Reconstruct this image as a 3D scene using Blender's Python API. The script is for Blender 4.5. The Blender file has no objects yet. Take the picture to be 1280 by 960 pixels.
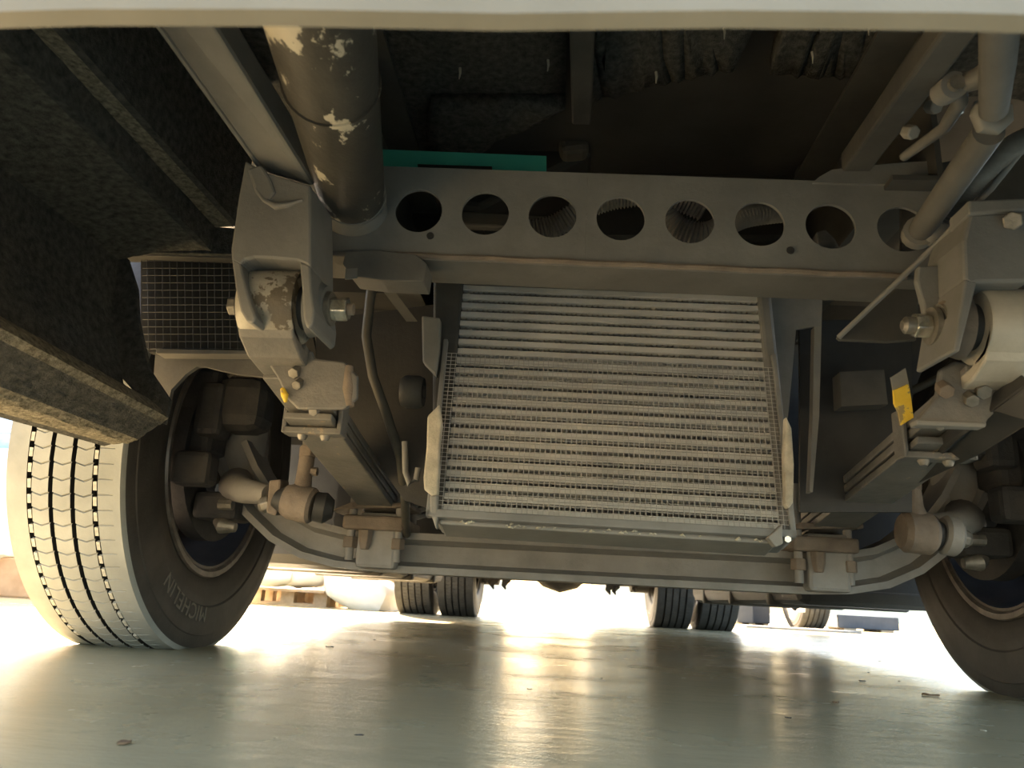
import bpy, bmesh, math, random
from mathutils import Vector, Matrix
random.seed(7)
PI = math.pi
SC = bpy.context.scene
COL = SC.collection

# ------------------------------------------------------------------ camera
F, CX, CY = 961.0, 640.0, 480.0
PITCH, ROLL, YAW = math.radians(15.5), math.radians(3.1), math.radians(-4.1)
EYE = Vector((-0.043, 0.0, 0.142))
_fwd = Vector((math.sin(YAW)*math.cos(PITCH), math.cos(YAW)*math.cos(PITCH), math.sin(PITCH)))
_rgt = Vector((math.cos(YAW), -math.sin(YAW), 0)); _up = _rgt.cross(_fwd)
RGT = _rgt*math.cos(ROLL) + _up*math.sin(ROLL)
UPV = -_rgt*math.sin(ROLL) + _up*math.cos(ROLL)
cam_d = bpy.data.cameras.new('camera'); cam = bpy.data.objects.new('camera', cam_d); COL.objects.link(cam)
cam_d.sensor_width = 36.0; cam_d.lens = 36.0*F/1280.0; cam_d.clip_start = 0.01; cam_d.clip_end = 500
cam.matrix_world = Matrix(((RGT.x, UPV.x, -_fwd.x, EYE.x), (RGT.y, UPV.y, -_fwd.y, EYE.y), (RGT.z, UPV.z, -_fwd.z, EYE.z), (0, 0, 0, 1)))
cam_d.dof.use_dof = True; cam_d.dof.focus_distance = 1.35; cam_d.dof.aperture_fstop = 9.0
SC.camera = cam

# ------------------------------------------------------------------ sky, sun, exposure
W = bpy.data.worlds.new('sky'); SC.world = W; W.use_nodes = True
wn = W.node_tree.nodes; wl = W.node_tree.links; wn.clear()
ELEV = 33
DUST = 3.0
AZ = -24
sky = wn.new('ShaderNodeTexSky'); sky.sky_type = 'NISHITA'
sky.sun_disc = True; sky.sun_elevation = math.radians(ELEV); sky.sun_rotation = math.radians(AZ)
sky.sun_intensity = 0.6; sky.sun_size = math.radians(2.0)
sky.air_density = 1.2; sky.dust_density = DUST; sky.ozone_density = 1.0
bg = wn.new('ShaderNodeBackground'); bg.inputs['Strength'].default_value = 0.45
wo = wn.new('ShaderNodeOutputWorld')
wm = wn.new('ShaderNodeMix'); wm.data_type = 'RGBA'; wm.blend_type = 'MULTIPLY'; wm.inputs[0].default_value = 1.0
wm.inputs[7].default_value = (1.0, .97, .92, 1)      # hazy warm air
wl.new(sky.outputs[0], wm.inputs[6]); wl.new(wm.outputs[2], bg.inputs[0]); wl.new(bg.outputs[0], wo.inputs[0])
SC.view_settings.view_transform = 'Standard'; SC.view_settings.look = 'None'
SC.view_settings.gamma = 1.0; SC.view_settings.use_curve_mapping = False
SC.view_settings.exposure = 1.5

# ------------------------------------------------------------------ materials
MATS = {}
def _mk(name):
    m = bpy.data.materials.new(name); m.use_nodes = True
    nt = m.node_tree; return m, nt, nt.nodes, nt.links, nt.nodes['Principled BSDF']
def _noise(n, l, vec, scale, detail=6, rough=0.6):
    t = n.new('ShaderNodeTexNoise'); t.inputs['Scale'].default_value = scale
    t.inputs['Detail'].default_value = detail; t.inputs['Roughness'].default_value = rough
    if vec: l.new(vec, t.inputs['Vector'])
    return t
def _ramp(n, l, src, p0, p1, c0=(0, 0, 0, 1), c1=(1, 1, 1, 1)):
    r = n.new('ShaderNodeValToRGB'); r.color_ramp.elements[0].position = p0; r.color_ramp.elements[1].position = p1
    r.color_ramp.elements[0].color = c0; r.color_ramp.elements[1].color = c1
    l.new(src, r.inputs[0]); return r
def rgba(c): return (c[0], c[1], c[2], 1)
def pmat(name, c1, c2, rough=0.6, metal=0.0, scale=14, bump=0.0, bscale=90, chip=None, chip_at=0.62, chip_scale=18, spec=0.5, stretch=None):
    """mottled surface of two colours with fine relief; chip = colour of worn-through patches"""
    m, nt, n, l, b = _mk(name)
    tc = n.new('ShaderNodeTexCoord'); vec = tc.outputs['Object']
    if stretch:
        mp = n.new('ShaderNodeMapping'); mp.inputs['Scale'].default_value = stretch; l.new(vec, mp.inputs[0]); vec = mp.outputs[0]
    t = _noise(n, l, vec, scale)
    r = _ramp(n, l, t.outputs[0], 0.32, 0.68, rgba(c1), rgba(c2)); col = r.outputs[0]
    if chip:
        t2 = _noise(n, l, vec, chip_scale, 8, 0.68)
        r2 = _ramp(n, l, t2.outputs[0], chip_at, chip_at+0.02)
        mx = n.new('ShaderNodeMix'); mx.data_type = 'RGBA'
        l.new(r2.outputs[0], mx.inputs[0]); l.new(col, mx.inputs[6]); mx.inputs[7].default_value = rgba(chip); col = mx.outputs[2]
    l.new(col, b.inputs['Base Color'])
    b.inputs['Roughness'].default_value = rough; b.inputs['Metallic'].default_value = metal
    b.inputs['Specular IOR Level'].default_value = spec
    if bump:
        t3 = _noise(n, l, vec, bscale, 5, 0.7)
        bp = n.new('ShaderNodeBump'); bp.inputs['Strength'].default_value = bump; bp.inputs['Distance'].default_value = 0.01
        l.new(t3.outputs[0], bp.inputs['Height']); l.new(bp.outputs[0], b.inputs['Normal'])
    MATS[name] = m; return m

pmat('frame_paint', (.160, .160, .158), (.228, .228, .224), .6, 0.05, 9, .12, 60)
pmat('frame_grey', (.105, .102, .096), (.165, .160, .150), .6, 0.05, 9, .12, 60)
pmat('frame_dark', (.055, .055, .054), (.10, .097, .09), .6, 0.1, 9, .1, 70)
pmat('black_plastic', (.022, .023, .024), (.042, .042, .042), .55, 0, 8, .1, 50)
pmat('foam', (.10, .092, .072), (.34, .315, .25), .95, 0, 130, .7, 260, spec=.1)  # lighter foam copy for the liner ledges; floor bounce light is in its colour
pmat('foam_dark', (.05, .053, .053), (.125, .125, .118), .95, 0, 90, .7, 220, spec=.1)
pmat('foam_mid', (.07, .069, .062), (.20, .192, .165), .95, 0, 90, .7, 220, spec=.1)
pmat('chipped_paint', (.035, .034, .031), (.068, .065, .058), .5, 0, 10, .15, 60, chip=(.48, .45, .37), chip_at=.545, chip_scale=12, stretch=(1.3, .6, 1))
pmat('worn_eye', (.26, .24, .20), (.46, .44, .39), .5, .1, 22, .2, 60, chip=(.13, .11, .085), chip_at=.555, chip_scale=24)
pmat('cream_eye', (.42, .39, .33), (.56, .53, .46), .45, .1, 16, .15, 60, chip=(.16, .14, .11), chip_at=.64, chip_scale=14)
pmat('spring_steel', (.13, .128, .124), (.21, .20, .185), .5, .15, 14, .2, 60, chip=(.30, .25, .19), chip_at=.62, chip_scale=22)
pmat('rusty_iron', (.15, .122, .098), (.25, .205, .165), .8, .05, 18, .3, 80)
pmat('axle_iron', (.20, .192, .182), (.29, .278, .262), .65, .05, 12, .2, 60)
pmat('zinc', (.42, .40, .34), (.80, .78, .70), .25, .9, 60, .15, 90)
pmat('dull_bolt', (.16, .15, .13), (.32, .30, .27), .5, .6, 40, .15, 90)
pmat('aluminium', (.50, .50, .495), (.64, .64, .635), .55, .1, 12, .05, 60)
pmat('fin_metal', (.34, .325, .295), (.62, .60, .56), .6, .1, 30, .05, 60)
pmat('grid_wire', (.045, .05, .052), (.075, .08, .08), .6, 0, 20)
pmat('wire', (.36, .36, .36), (.48, .48, .47), .5, .2, 20)
pmat('radiator_frame', (.17, .17, .17), (.25, .25, .248), .6, .1, 10, .1, 50)
pmat('seal_strip', (.30, .28, .23), (.62, .58, .48), .8, 0, 22, .4, 60)
pmat('pale_plate', (.20, .195, .18), (.27, .26, .245), .6, .1, 10, .1, 50)
pmat('teal_colour', (.07, .50, .42), (.09, .60, .50), .45, 0, 5)  # one teal tone for the flat strips above the cross member
pmat('yellow_paint', (.75, .48, .03), (.85, .62, .08), .6, 0, 30, .1, 60, chip=(.35, .27, .12), chip_at=.55, chip_scale=40)
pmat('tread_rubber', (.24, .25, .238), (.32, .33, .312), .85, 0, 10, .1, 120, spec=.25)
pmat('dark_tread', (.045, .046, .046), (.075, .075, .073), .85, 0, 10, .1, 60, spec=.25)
pmat('side_rubber', (.030, .028, .026), (.062, .056, .050), .6, 0, 9, .12, 60, spec=.4)
pmat('letter_rubber', (.12, .105, .09), (.18, .16, .14), .7, 0, 30)
pmat('groove_rubber', (.010, .010, .010), (.022, .020, .018), .9, 0, 20)
pmat('ejector', (.30, .29, .25), (.50, .48, .42), .8, 0, 90)
pmat('rim_steel', (.028, .026, .025), (.06, .052, .045), .5, .3, 12, .1, 60)
pmat('rim_lip', (.10, .085, .075), (.20, .18, .16), .45, .4, 30, .1, 60)
pmat('brake_iron', (.030, .031, .034), (.070, .066, .062), .75, .1, 12, .25, 60)
pmat('hose', (.055, .052, .045), (.085, .08, .068), .6, 0, 30)
pmat('hose_grey', (.16, .155, .145), (.26, .25, .235), .5, .2, 30)
pmat('bumper_paint', (.138, .116, .076), (.188, .16, .112), .5, 0, 7, .08, 30)
pmat('truck_white', (.60, .60, .58), (.68, .68, .66), .5, 0, 3)
pmat('sky_block_ochre', (.84, .76, .54), (.90, .82, .62), .9, 0, 1.5, .1, 20)  # for the added wall that blocks the low sky
pmat('sack', (.70, .70, .66), (.82, .82, .78), .8, 0, 6, .5, 12)
pmat('sack_green', (.02, .25, .16), (.04, .33, .22), .7, 0, 9)
pmat('plank', (.30, .22, .14), (.44, .33, .22), .8, 0, 20, .3, 60)
pmat('block', (.36, .34, .31), (.48, .46, .43), .9, 0, 30, .4, 90)
pmat('shelf_grey', (.36, .38, .40), (.48, .50, .52), .6, 0, 8)
pmat('blue_film', (.20, .33, .58), (.34, .48, .70), .35, 0, 6, .3, 12)
pmat('clear_film', (.62, .66, .64), (.76, .78, .76), .3, 0, 7, .6, 18)
pmat('carton', (.38, .22, .11), (.50, .31, .17), .8, 0, 12)
pmat('crate_dark', (.035, .045, .065), (.06, .07, .09), .7, 0, 10)
pmat('dry_leaf', (.10, .055, .025), (.20, .12, .06), .8, 0, 60)
pmat('pale_leaf', (.30, .26, .18), (.45, .40, .30), .8, 0, 60)
pmat('dark_chip', (.035, .03, .025), (.07, .06, .05), .9, 0, 60)
pmat('mud_drip', (.25, .24, .21), (.40, .38, .34), .8, 0, 60)

def floor_mat():
    m, nt, n, l, b = _mk('smooth_concrete')
    tc = n.new('ShaderNodeTexCoord'); vec = tc.outputs['Object']
    t = _noise(n, l, vec, 1.6, 8, .62)
    r = _ramp(n, l, t.outputs[0], .3, .7, (.31, .262, .155, 1), (.435, .378, .245, 1))
    t1 = _noise(n, l, vec, 26, 6, .7)
    r1 = _ramp(n, l, t1.outputs[0], .60, .74, (0, 0, 0, 1), (1, 1, 1, 1))
    mx = n.new('ShaderNodeMix'); mx.data_type = 'RGBA'
    mu = n.new('ShaderNodeMath'); mu.operation = 'MULTIPLY'; mu.inputs[1].default_value = .5
    l.new(r1.outputs[0], mu.inputs[0]); l.new(mu.outputs[0], mx.inputs[0])
    l.new(r.outputs[0], mx.inputs[6]); mx.inputs[7].default_value = (.17, .145, .095, 1)
    l.new(mx.outputs[2], b.inputs['Base Color'])
    t2 = _noise(n, l, vec, 3.0, 5, .6)
    mr = n.new('ShaderNodeMapRange'); mr.inputs[1].default_value = .3; mr.inputs[2].default_value = .7
    mr.inputs[3].default_value = .18; mr.inputs[4].default_value = .32
    l.new(t2.outputs[0], mr.inputs[0]); l.new(mr.outputs[0], b.inputs['Roughness'])
    mp = n.new('ShaderNodeMapping'); mp.inputs['Scale'].default_value = (9, 26, 1); l.new(vec, mp.inputs[0])
    t3 = _noise(n, l, mp.outputs[0], 1.0, 6, .62)
    t4 = _noise(n, l, vec, 160, 3, .6)
    ad = n.new('ShaderNodeMath'); ad.operation = 'MULTIPLY_ADD'; ad.inputs[1].default_value = .16
    l.new(t4.outputs[0], ad.inputs[0]); l.new(t3.outputs[0], ad.inputs[2])
    bp = n.new('ShaderNodeBump'); bp.inputs['Strength'].default_value = .35; bp.inputs['Distance'].default_value = .0048
    l.new(ad.outputs[0], bp.inputs['Height']); l.new(bp.outputs[0], b.inputs['Normal'])
    b.inputs['Specular IOR Level'].default_value = .16
    MATS['floor'] = m
floor_mat()

# ------------------------------------------------------------------ mesh helpers
def at(x, y, Y):
    """world point at distance Y behind the bumper line that the photograph shows at pixel x, y"""
    d = _fwd + RGT*((x-CX)/F) + UPV*((CY-y)/F)
    return EYE + d*(Y/d.y)

class MB:
    def __init__(self): self.v = []; self.f = []
    def add(self, vs, fs):
        k = len(self.v); self.v += [tuple(p) for p in vs]; self.f += [tuple(i+k for i in f) for f in fs]; return self
    def box(self, a, b):
        x0, y0, z0 = a; x1, y1, z1 = b
        return self.add([(x0, y0, z0), (x1, y0, z0), (x1, y1, z0), (x0, y1, z0), (x0, y0, z1), (x1, y0, z1), (x1, y1, z1), (x0, y1, z1)],
                        [(3, 2, 1, 0), (4, 5, 6, 7), (0, 1, 5, 4), (1, 2, 6, 5), (2, 3, 7, 6), (3, 0, 4, 7)])
    def prism(self, pts, off):
        """closed polygon of 3D points pushed along off"""
        n = len(pts); o = Vector(off)
        vs = [Vector(p) for p in pts]; vs += [p+o for p in vs[:n]]
        return self.add(vs, [tuple(range(n)), tuple(range(2*n-1, n-1, -1))] + [(i, i+n, (i+1) % n+n, (i+1) % n) for i in range(n)])
    def tube(self, path, rad, seg=14, cap=True):
        P = [Vector(p) for p in path]; n = len(P)
        R = rad if isinstance(rad, (list, tuple)) else [rad]*n
        ref = Vector((0, 0, 1)); vs = []; fs = []
        d0 = (P[1]-P[0]).normalized()
        if abs(d0.dot(ref)) > .9: ref = Vector((1, 0, 0))
        for i in range(n):
            d = (P[min(i+1, n-1)]-P[max(i-1, 0)]).normalized()
            u = (ref - d*ref.dot(d)).normalized(); w = d.cross(u); ref = u
            for k in range(seg):
                a = 2*PI*k/seg; vs.append(P[i] + (u*math.cos(a)+w*math.sin(a))*R[i])
        for i in range(n-1):
            for k in range(seg):
                k2 = (k+1) % seg; fs.append((i*seg+k, i*seg+k2, (i+1)*seg+k2, (i+1)*seg+k))
        if cap: fs += [tuple(range(seg-1, -1, -1)), tuple(range((n-1)*seg, n*seg))]
        return self.add(vs, fs)
    def cyl(self, a, b, r, seg=20): return self.tube([a, b], r, seg)
    def hexa(self, a, b, r): return self.tube([a, b], r, 6)
    def lathe_x(self, prof, c=(0, 0, 0), seg=48, closed=False):
        """profile of (x, r) turned about the X axis through c"""
        n = len(prof); vs = []; fs = []
        for k in range(seg):
            a = 2*PI*k/seg
            for (x, r) in prof: vs.append((c[0]+x, c[1]+r*math.cos(a), c[2]+r*math.sin(a)))
        for k in range(seg):
            k2 = (k+1) % seg
            for i in range(n if closed else n-1):
                i2 = (i+1) % n; fs.append((k*n+i, k*n+i2, k2*n+i2, k2*n+i))
        return self.add(vs, fs)
    def sweep(self, sections):
        """rows of equally many points joined to a closed skin"""
        n = len(sections[0]); vs = [p for s in sections for p in s]; fs = []
        for j in range(len(sections)-1):
            for i in range(n): fs.append((j*n+i, j*n+(i+1) % n, (j+1)*n+(i+1) % n, (j+1)*n+i))
        fs += [tuple(range(n-1, -1, -1)), tuple(range((len(sections)-1)*n, len(sections)*n))]
        return self.add(vs, fs)
    def mesh(self, name, off=(0, 0, 0)):
        o = Vector(off); me = bpy.data.meshes.new(name)
        me.from_pydata([tuple(Vector(p)-o) for p in self.v], [], self.f)
        bm = bmesh.new(); bm.from_mesh(me); bmesh.ops.recalc_face_normals(bm, faces=bm.faces); bm.to_mesh(me); bm.free()
        return me

def wpos(o):
    p = Vector((0, 0, 0))
    while o: p += Vector(o.location); o = o.parent
    return p
def obj(name, mb, mat, parent=None, smooth=False, bevel=0.0, loc=None):
    """mesh object from world coordinates, parented without moving"""
    base = wpos(parent); org = Vector(loc) if loc is not None else base
    me = mb.mesh(name, org) if isinstance(mb, MB) else mb
    o = bpy.data.objects.new(name, me); COL.objects.link(o)
    if not me.materials: me.materials.append(MATS[mat])
    o.parent = parent; o.location = org-base
    if smooth:
        for p in me.polygons: p.use_smooth = True
        md = o.modifiers.new('edge', 'EDGE_SPLIT'); md.split_angle = math.radians(38)
    if bevel:
        md = o.modifiers.new('bevel', 'BEVEL'); md.width = bevel; md.segments = 2; md.limit_method = 'ANGLE'; md.angle_limit = math.radians(40)
    return o
def tag(o, label, cat, group=None, kind=None):
    if label: o['label'] = label
    if cat: o['category'] = cat
    if group: o['group'] = group
    if kind: o['kind'] = kind
    return o
def thing(name, label, cat, loc, group=None):
    o = bpy.data.objects.new(name, None); o.empty_display_size = .05; COL.objects.link(o); o.location = loc
    return tag(o, label, cat, group)
def copy_tree(o, parent=None):
    c = o.copy(); COL.objects.link(c); c.parent = parent
    for ch in list(o.children): copy_tree(ch, c)
    return c
def arc(c, r, a0, a1, n, plane='yz'):
    out = []
    for i in range(n+1):
        a = a0+(a1-a0)*i/n
        out.append((c[0], c[1]+r*math.cos(a), c[2]+r*math.sin(a)) if plane == 'yz' else (c[0]+r*math.cos(a), c[1], c[2]+r*math.sin(a)))
    return out

# ------------------------------------------------------------------ the setting
fl = obj('floor', MB().box((-30, -14, -.2), (30, 60, 0)), 'floor'); tag(fl, 'smooth pale grey concrete floor with glossy streaks', None, kind='structure')


wm_ = MB()
for x0, x1 in ((-30, -9.6), (-7.6, -1.7), (1.0, 4.9), (7.3, 30)): wm_.box((x0, 26, 0), (x1, 26.4, 5))  # added wall: hides bright low sky, gaps let light streaks onto the floor
wb = obj('sky_block_wall', wm_, 'sky_block_ochre'); tag(wb, 'added ochre wall far behind the rear wheels, blocking low sky except at gaps', None, kind='structure')

# ------------------------------------------------------------------ the truck body above (closes off the light)
def body():
    t = thing('cargo_body', 'pale cargo body of the truck above the rear wheels', 'truck body', (0, 2.3, .98))
    obj('box_body', MB().box((-1.2, 2.3, 1.02), (1.24, 7.2, 3.3)), 'truck_white', t, bevel=.03)
    obj('floor_beam', MB().box((-1.19, 2.27, .94), (1.23, 7.19, 1.02)), 'frame_dark', t)
    t = thing('cab_shell', 'pale cab shell above the front bumper', 'truck cab', (0, .3, .9))
    prof = [(.30, .62), (.30, 1.35), (.42, 2.2), (.62, 2.6), (2.1, 2.62), (2.1, 1.16), (1.2, 1.16), (1.15, 1.08), (.5, 1.08), (.42, .98), (.40, .62)]
    obj('shell', MB().prism([(-1.12, y, z) for y, z in prof], (2.28, 0, 0)), 'truck_white', t)
    obj('windscreen', MB().prism([(-.95, .33, 1.45), (-.95, .42, 2.1), (-.95, .40, 2.1), (-.95, .31, 1.45)], (1.94, 0, 0)), 'black_plastic', t)
    obj('floor_pan', MB().box((-1.10, .41, 1.045), (1.14, 2.30, 1.078)), 'black_plastic', t)
    obj('rear_bulkhead', MB().box((-1.10, 2.12, 1.00), (1.14, 2.26, 2.5)), 'black_plastic', t)
    for s in (-1.0, 1.06):
        obj('side_skirt', MB().box((s-.12, .34, .46), (s+.10, 1.16, 1.1)), 'black_plastic', t, bevel=.02)
body()

# bumper with a turned-in lower lip
def bumper():
    secs = []
    for i in range(25):
        X = -1.14 + 2.28*i/24 + .02
        y0 = .275 + .05*((X-.02)/1.14)**4 * 3
        zz = .3815 + .0015*math.sin(X*21) - (.012*max(0, X)**.9)
        secs.append([(X, y0+.006, zz), (X, y0, zz+.004), (X, y0-.012, zz+.05), (X, y0-.018, zz+.13), (X, y0-.01, zz+.26), (X, y0+.02, zz+.30), (X, y0+.03, zz+.30), (X, y0+.002, zz+.258), (X, y0-.004, zz+.13), (X, y0+.002, zz+.05), (X, y0+.012, zz+.006)])
    tag(obj('bumper', MB().sweep(secs), 'bumper_paint', smooth=True, loc=(0, .3, .38)), 'beige front bumper edge across the top of the picture', 'bumper')
bumper()

# ------------------------------------------------------------------ foam wheel-arch liner, left
def liner():
    t = thing('wheel_arch_liner', 'stepped dark foam sound liner in front of the left wheel', 'wheel liner', (-.72, .9, .33))
    def strip(name, pts, mat, y0=.30, y1=1.15, thick=.012):
        """a fold of the liner: cross-section polyline thickened outwards and run along the truck with an uneven surface"""
        n = len(pts); ny = 42; vs = []; fs = []; m = 6
        fine = []
        for i in range(n-1):
            for k in range(m): fine.append((pts[i][0]+(pts[i+1][0]-pts[i][0])*k/m, pts[i][1]+(pts[i+1][1]-pts[i][1])*k/m, pts[i][2]+(pts[i+1][2]-pts[i][2])*k/m))
        fine.append(pts[-1]); nf = len(fine)
        for j in range(ny+1):
            yy = y0+(y1-y0)*j/ny
            for q, (x, z, zs) in enumerate(fine):
                e = 0 if q in (0, nf-1) else .0011
                vs.append((x+random.uniform(-1, 1)*e, yy, z+random.uniform(-1, 1)*e + zs*(yy-y1)))
        for j in range(ny):
            for i in range(nf-1): fs.append((j*nf+i, j*nf+i+1, (j+1)*nf+i+1, (j+1)*nf+i))
        o = obj(name, MB().add(vs, fs), mat, t, smooth=True)
        md = o.modifiers.new('thick', 'SOLIDIFY'); md.thickness = thick; md.offset = 1; o.modifiers.move(1, 0)
        return o
    A, B, C2 = (-.612, .721, .02), (-.652, .716, .0), (-.654, .676, .0)
    D, E2 = (-.80, .655, .0), (-.712, .408, -.03)
    G, H, K, L = (-.674, .378, -.03), (-.708, .350, .0), (-.722, .344, .02), (-.750, .341, .035)
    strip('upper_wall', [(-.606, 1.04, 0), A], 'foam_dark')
    strip('upper_ledge', [A, B], 'foam')  # ledges catch light from below; that brightness is put into the foam colour
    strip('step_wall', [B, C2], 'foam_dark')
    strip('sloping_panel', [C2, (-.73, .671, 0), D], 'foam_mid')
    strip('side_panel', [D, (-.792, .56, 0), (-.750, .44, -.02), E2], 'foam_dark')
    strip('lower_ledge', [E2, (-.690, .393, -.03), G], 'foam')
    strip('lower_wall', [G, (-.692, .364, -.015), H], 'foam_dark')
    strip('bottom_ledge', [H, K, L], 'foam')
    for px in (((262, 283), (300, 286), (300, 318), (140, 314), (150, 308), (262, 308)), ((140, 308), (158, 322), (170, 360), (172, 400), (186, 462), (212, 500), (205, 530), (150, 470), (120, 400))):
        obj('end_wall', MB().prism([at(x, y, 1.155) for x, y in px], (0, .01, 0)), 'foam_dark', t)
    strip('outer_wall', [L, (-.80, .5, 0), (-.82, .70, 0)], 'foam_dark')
liner()

# panel with a grid pressed into it, behind the left hanger
def grid_panel():
    t = thing('grid_panel', 'black gridded panel behind the left spring hanger', 'panel', (-.68, 1.225, .52))
    Y = 1.225
    obj('backing', MB().prism([at(x, y, Y) for x, y in ((176, 319), (316, 319), (316, 440), (186, 440), (176, 420))], (0, .015, 0)), 'black_plastic', t)
    m = MB()
    for i in range(15):
        x = 184+130*i/14; m.tube([at(x, 322, Y-.003), at(x+2, 438, Y-.003)], .0008, 4)
    for i in range(13):
        y = 326+110*i/12; m.tube([at(178, y, Y-.003), at(315, y, Y-.003)], .0008, 4)
    tag(obj('grid_wires', m, 'grid_wire', t), None, None, kind='stuff')
    obj('upper_flange', MB().prism([at(x, y, Y-.02) for x, y in ((150, 310), (316, 315), (316, 324), (150, 319))], (0, .03, 0)), 'frame_dark', t, bevel=.002)
    obj('lower_flange', MB().prism([at(x, y, Y-.01) for x, y in ((195, 436), (330, 438), (330, 443), (195, 442))], (0, .03, 0)), 'frame_grey', t, bevel=.001)
grid_panel()
def wheel_arch(side):
    cx = .015; X0, X1 = (cx-1.10, cx-.78) if side < 0 else (cx+.76, cx+1.10)
    m = MB(); secs = []
    for i in range(19):
        a = math.radians(15+152*i/18)
        secs.append([(X0, 1.75+.50*math.cos(a), .42+.50*math.sin(a)), (X1, 1.75+.50*math.cos(a), .42+.50*math.sin(a)),
                     (X1, 1.75+.515*math.cos(a), .42+.515*math.sin(a)), (X0, 1.75+.515*math.cos(a), .42+.515*math.sin(a))])
    m.sweep(secs)
    tag(obj('mudguard', m, 'black_plastic', smooth=True, loc=((X0+X1)/2, 1.75, .5)),
        'black curved mudguard over the %s front wheel' % ('left' if side < 0 else 'right'), 'mudguard')
wheel_arch(-1); wheel_arch(1)
# apron between mudguard and spring, with the curved lower edge
def apron():
    Y = 1.25
    pts = [at(x, y, Y) for x, y in ((195, 432), (330, 436), (330, 471), (300, 468), (275, 463), (256, 458), (246, 458), (232, 468), (214, 487), (207, 520), (200, 528), (192, 470))]
    tag(obj('apron_plate', MB().prism(pts, (0, .01, 0)), 'frame_grey', loc=(-.68, Y, .5)), 'dark metal apron with a curved lower edge above the left wheel hub', 'plate')
apron()

# ------------------------------------------------------------------ frame rails, braces, cross member
def rails():
    for s, nm in ((-.42, 'left'), (.48, 'right')):
        c = 1 if s < 0 else -1
        prof = [(s, 1.0), (s, .74), (s+.07*c, .74), (s+.07*c, .748), (s+.008*c, .748), (s+.008*c, .992), (s+.07*c, .992), (s+.07*c, 1.0)]
        tag(obj('frame_rail', MB().prism([(x, 1.0, z) for x, z in prof], (0, 6.0, 0)), 'frame_dark', loc=(s, 1.0, .74)),
            'dark %s chassis rail running back over the axle' % nm, 'chassis rail')
rails()
def left_brace():
    a0, a1 = at(190, 20, .70), at(268, 22, .70); b0, b1 = at(331, 217, .92), at(394, 236, .92)
    d = (b0-a0)*.9
    a0 -= d; a1 -= d
    up = Vector((0, -.004, .045))
    t = thing('chassis_brace', 'flat grey-brown steel brace sloping down to the left spring hanger', 'brace', tuple(b0))
    obj('box_section', MB().sweep([[a0, a1, a1+up, a0+up], [b0, b1, b1+up, b0+up]]), 'frame_paint', t, bevel=.006)
    e = Vector((-.004, 0, .004))
    obj('edge_weld', MB().tube([a0+e*.3, b0+e*.3], .0035, 8), 'pale_plate', t, smooth=True)
left_brace()
def right_brace():
    a0, a1 = at(1186, 30, .60), at(1226, 32, .60); b0, b1 = at(1052, 215, 1.0), at(1088, 215, 1.0)
    d = (b0-a0)*.6; a0 -= d; a1 -= d
    up = Vector((0, 0, .03))
    tag(obj('chassis_brace', MB().sweep([[a0, a1, a1+up, a0+up], [b0, b1, b1+up, b0+up]]), 'frame_dark', bevel=.004, loc=tuple(b0)),
        'dark narrow brace slanting from upper right to the cross member', 'brace')
right_brace()

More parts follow.
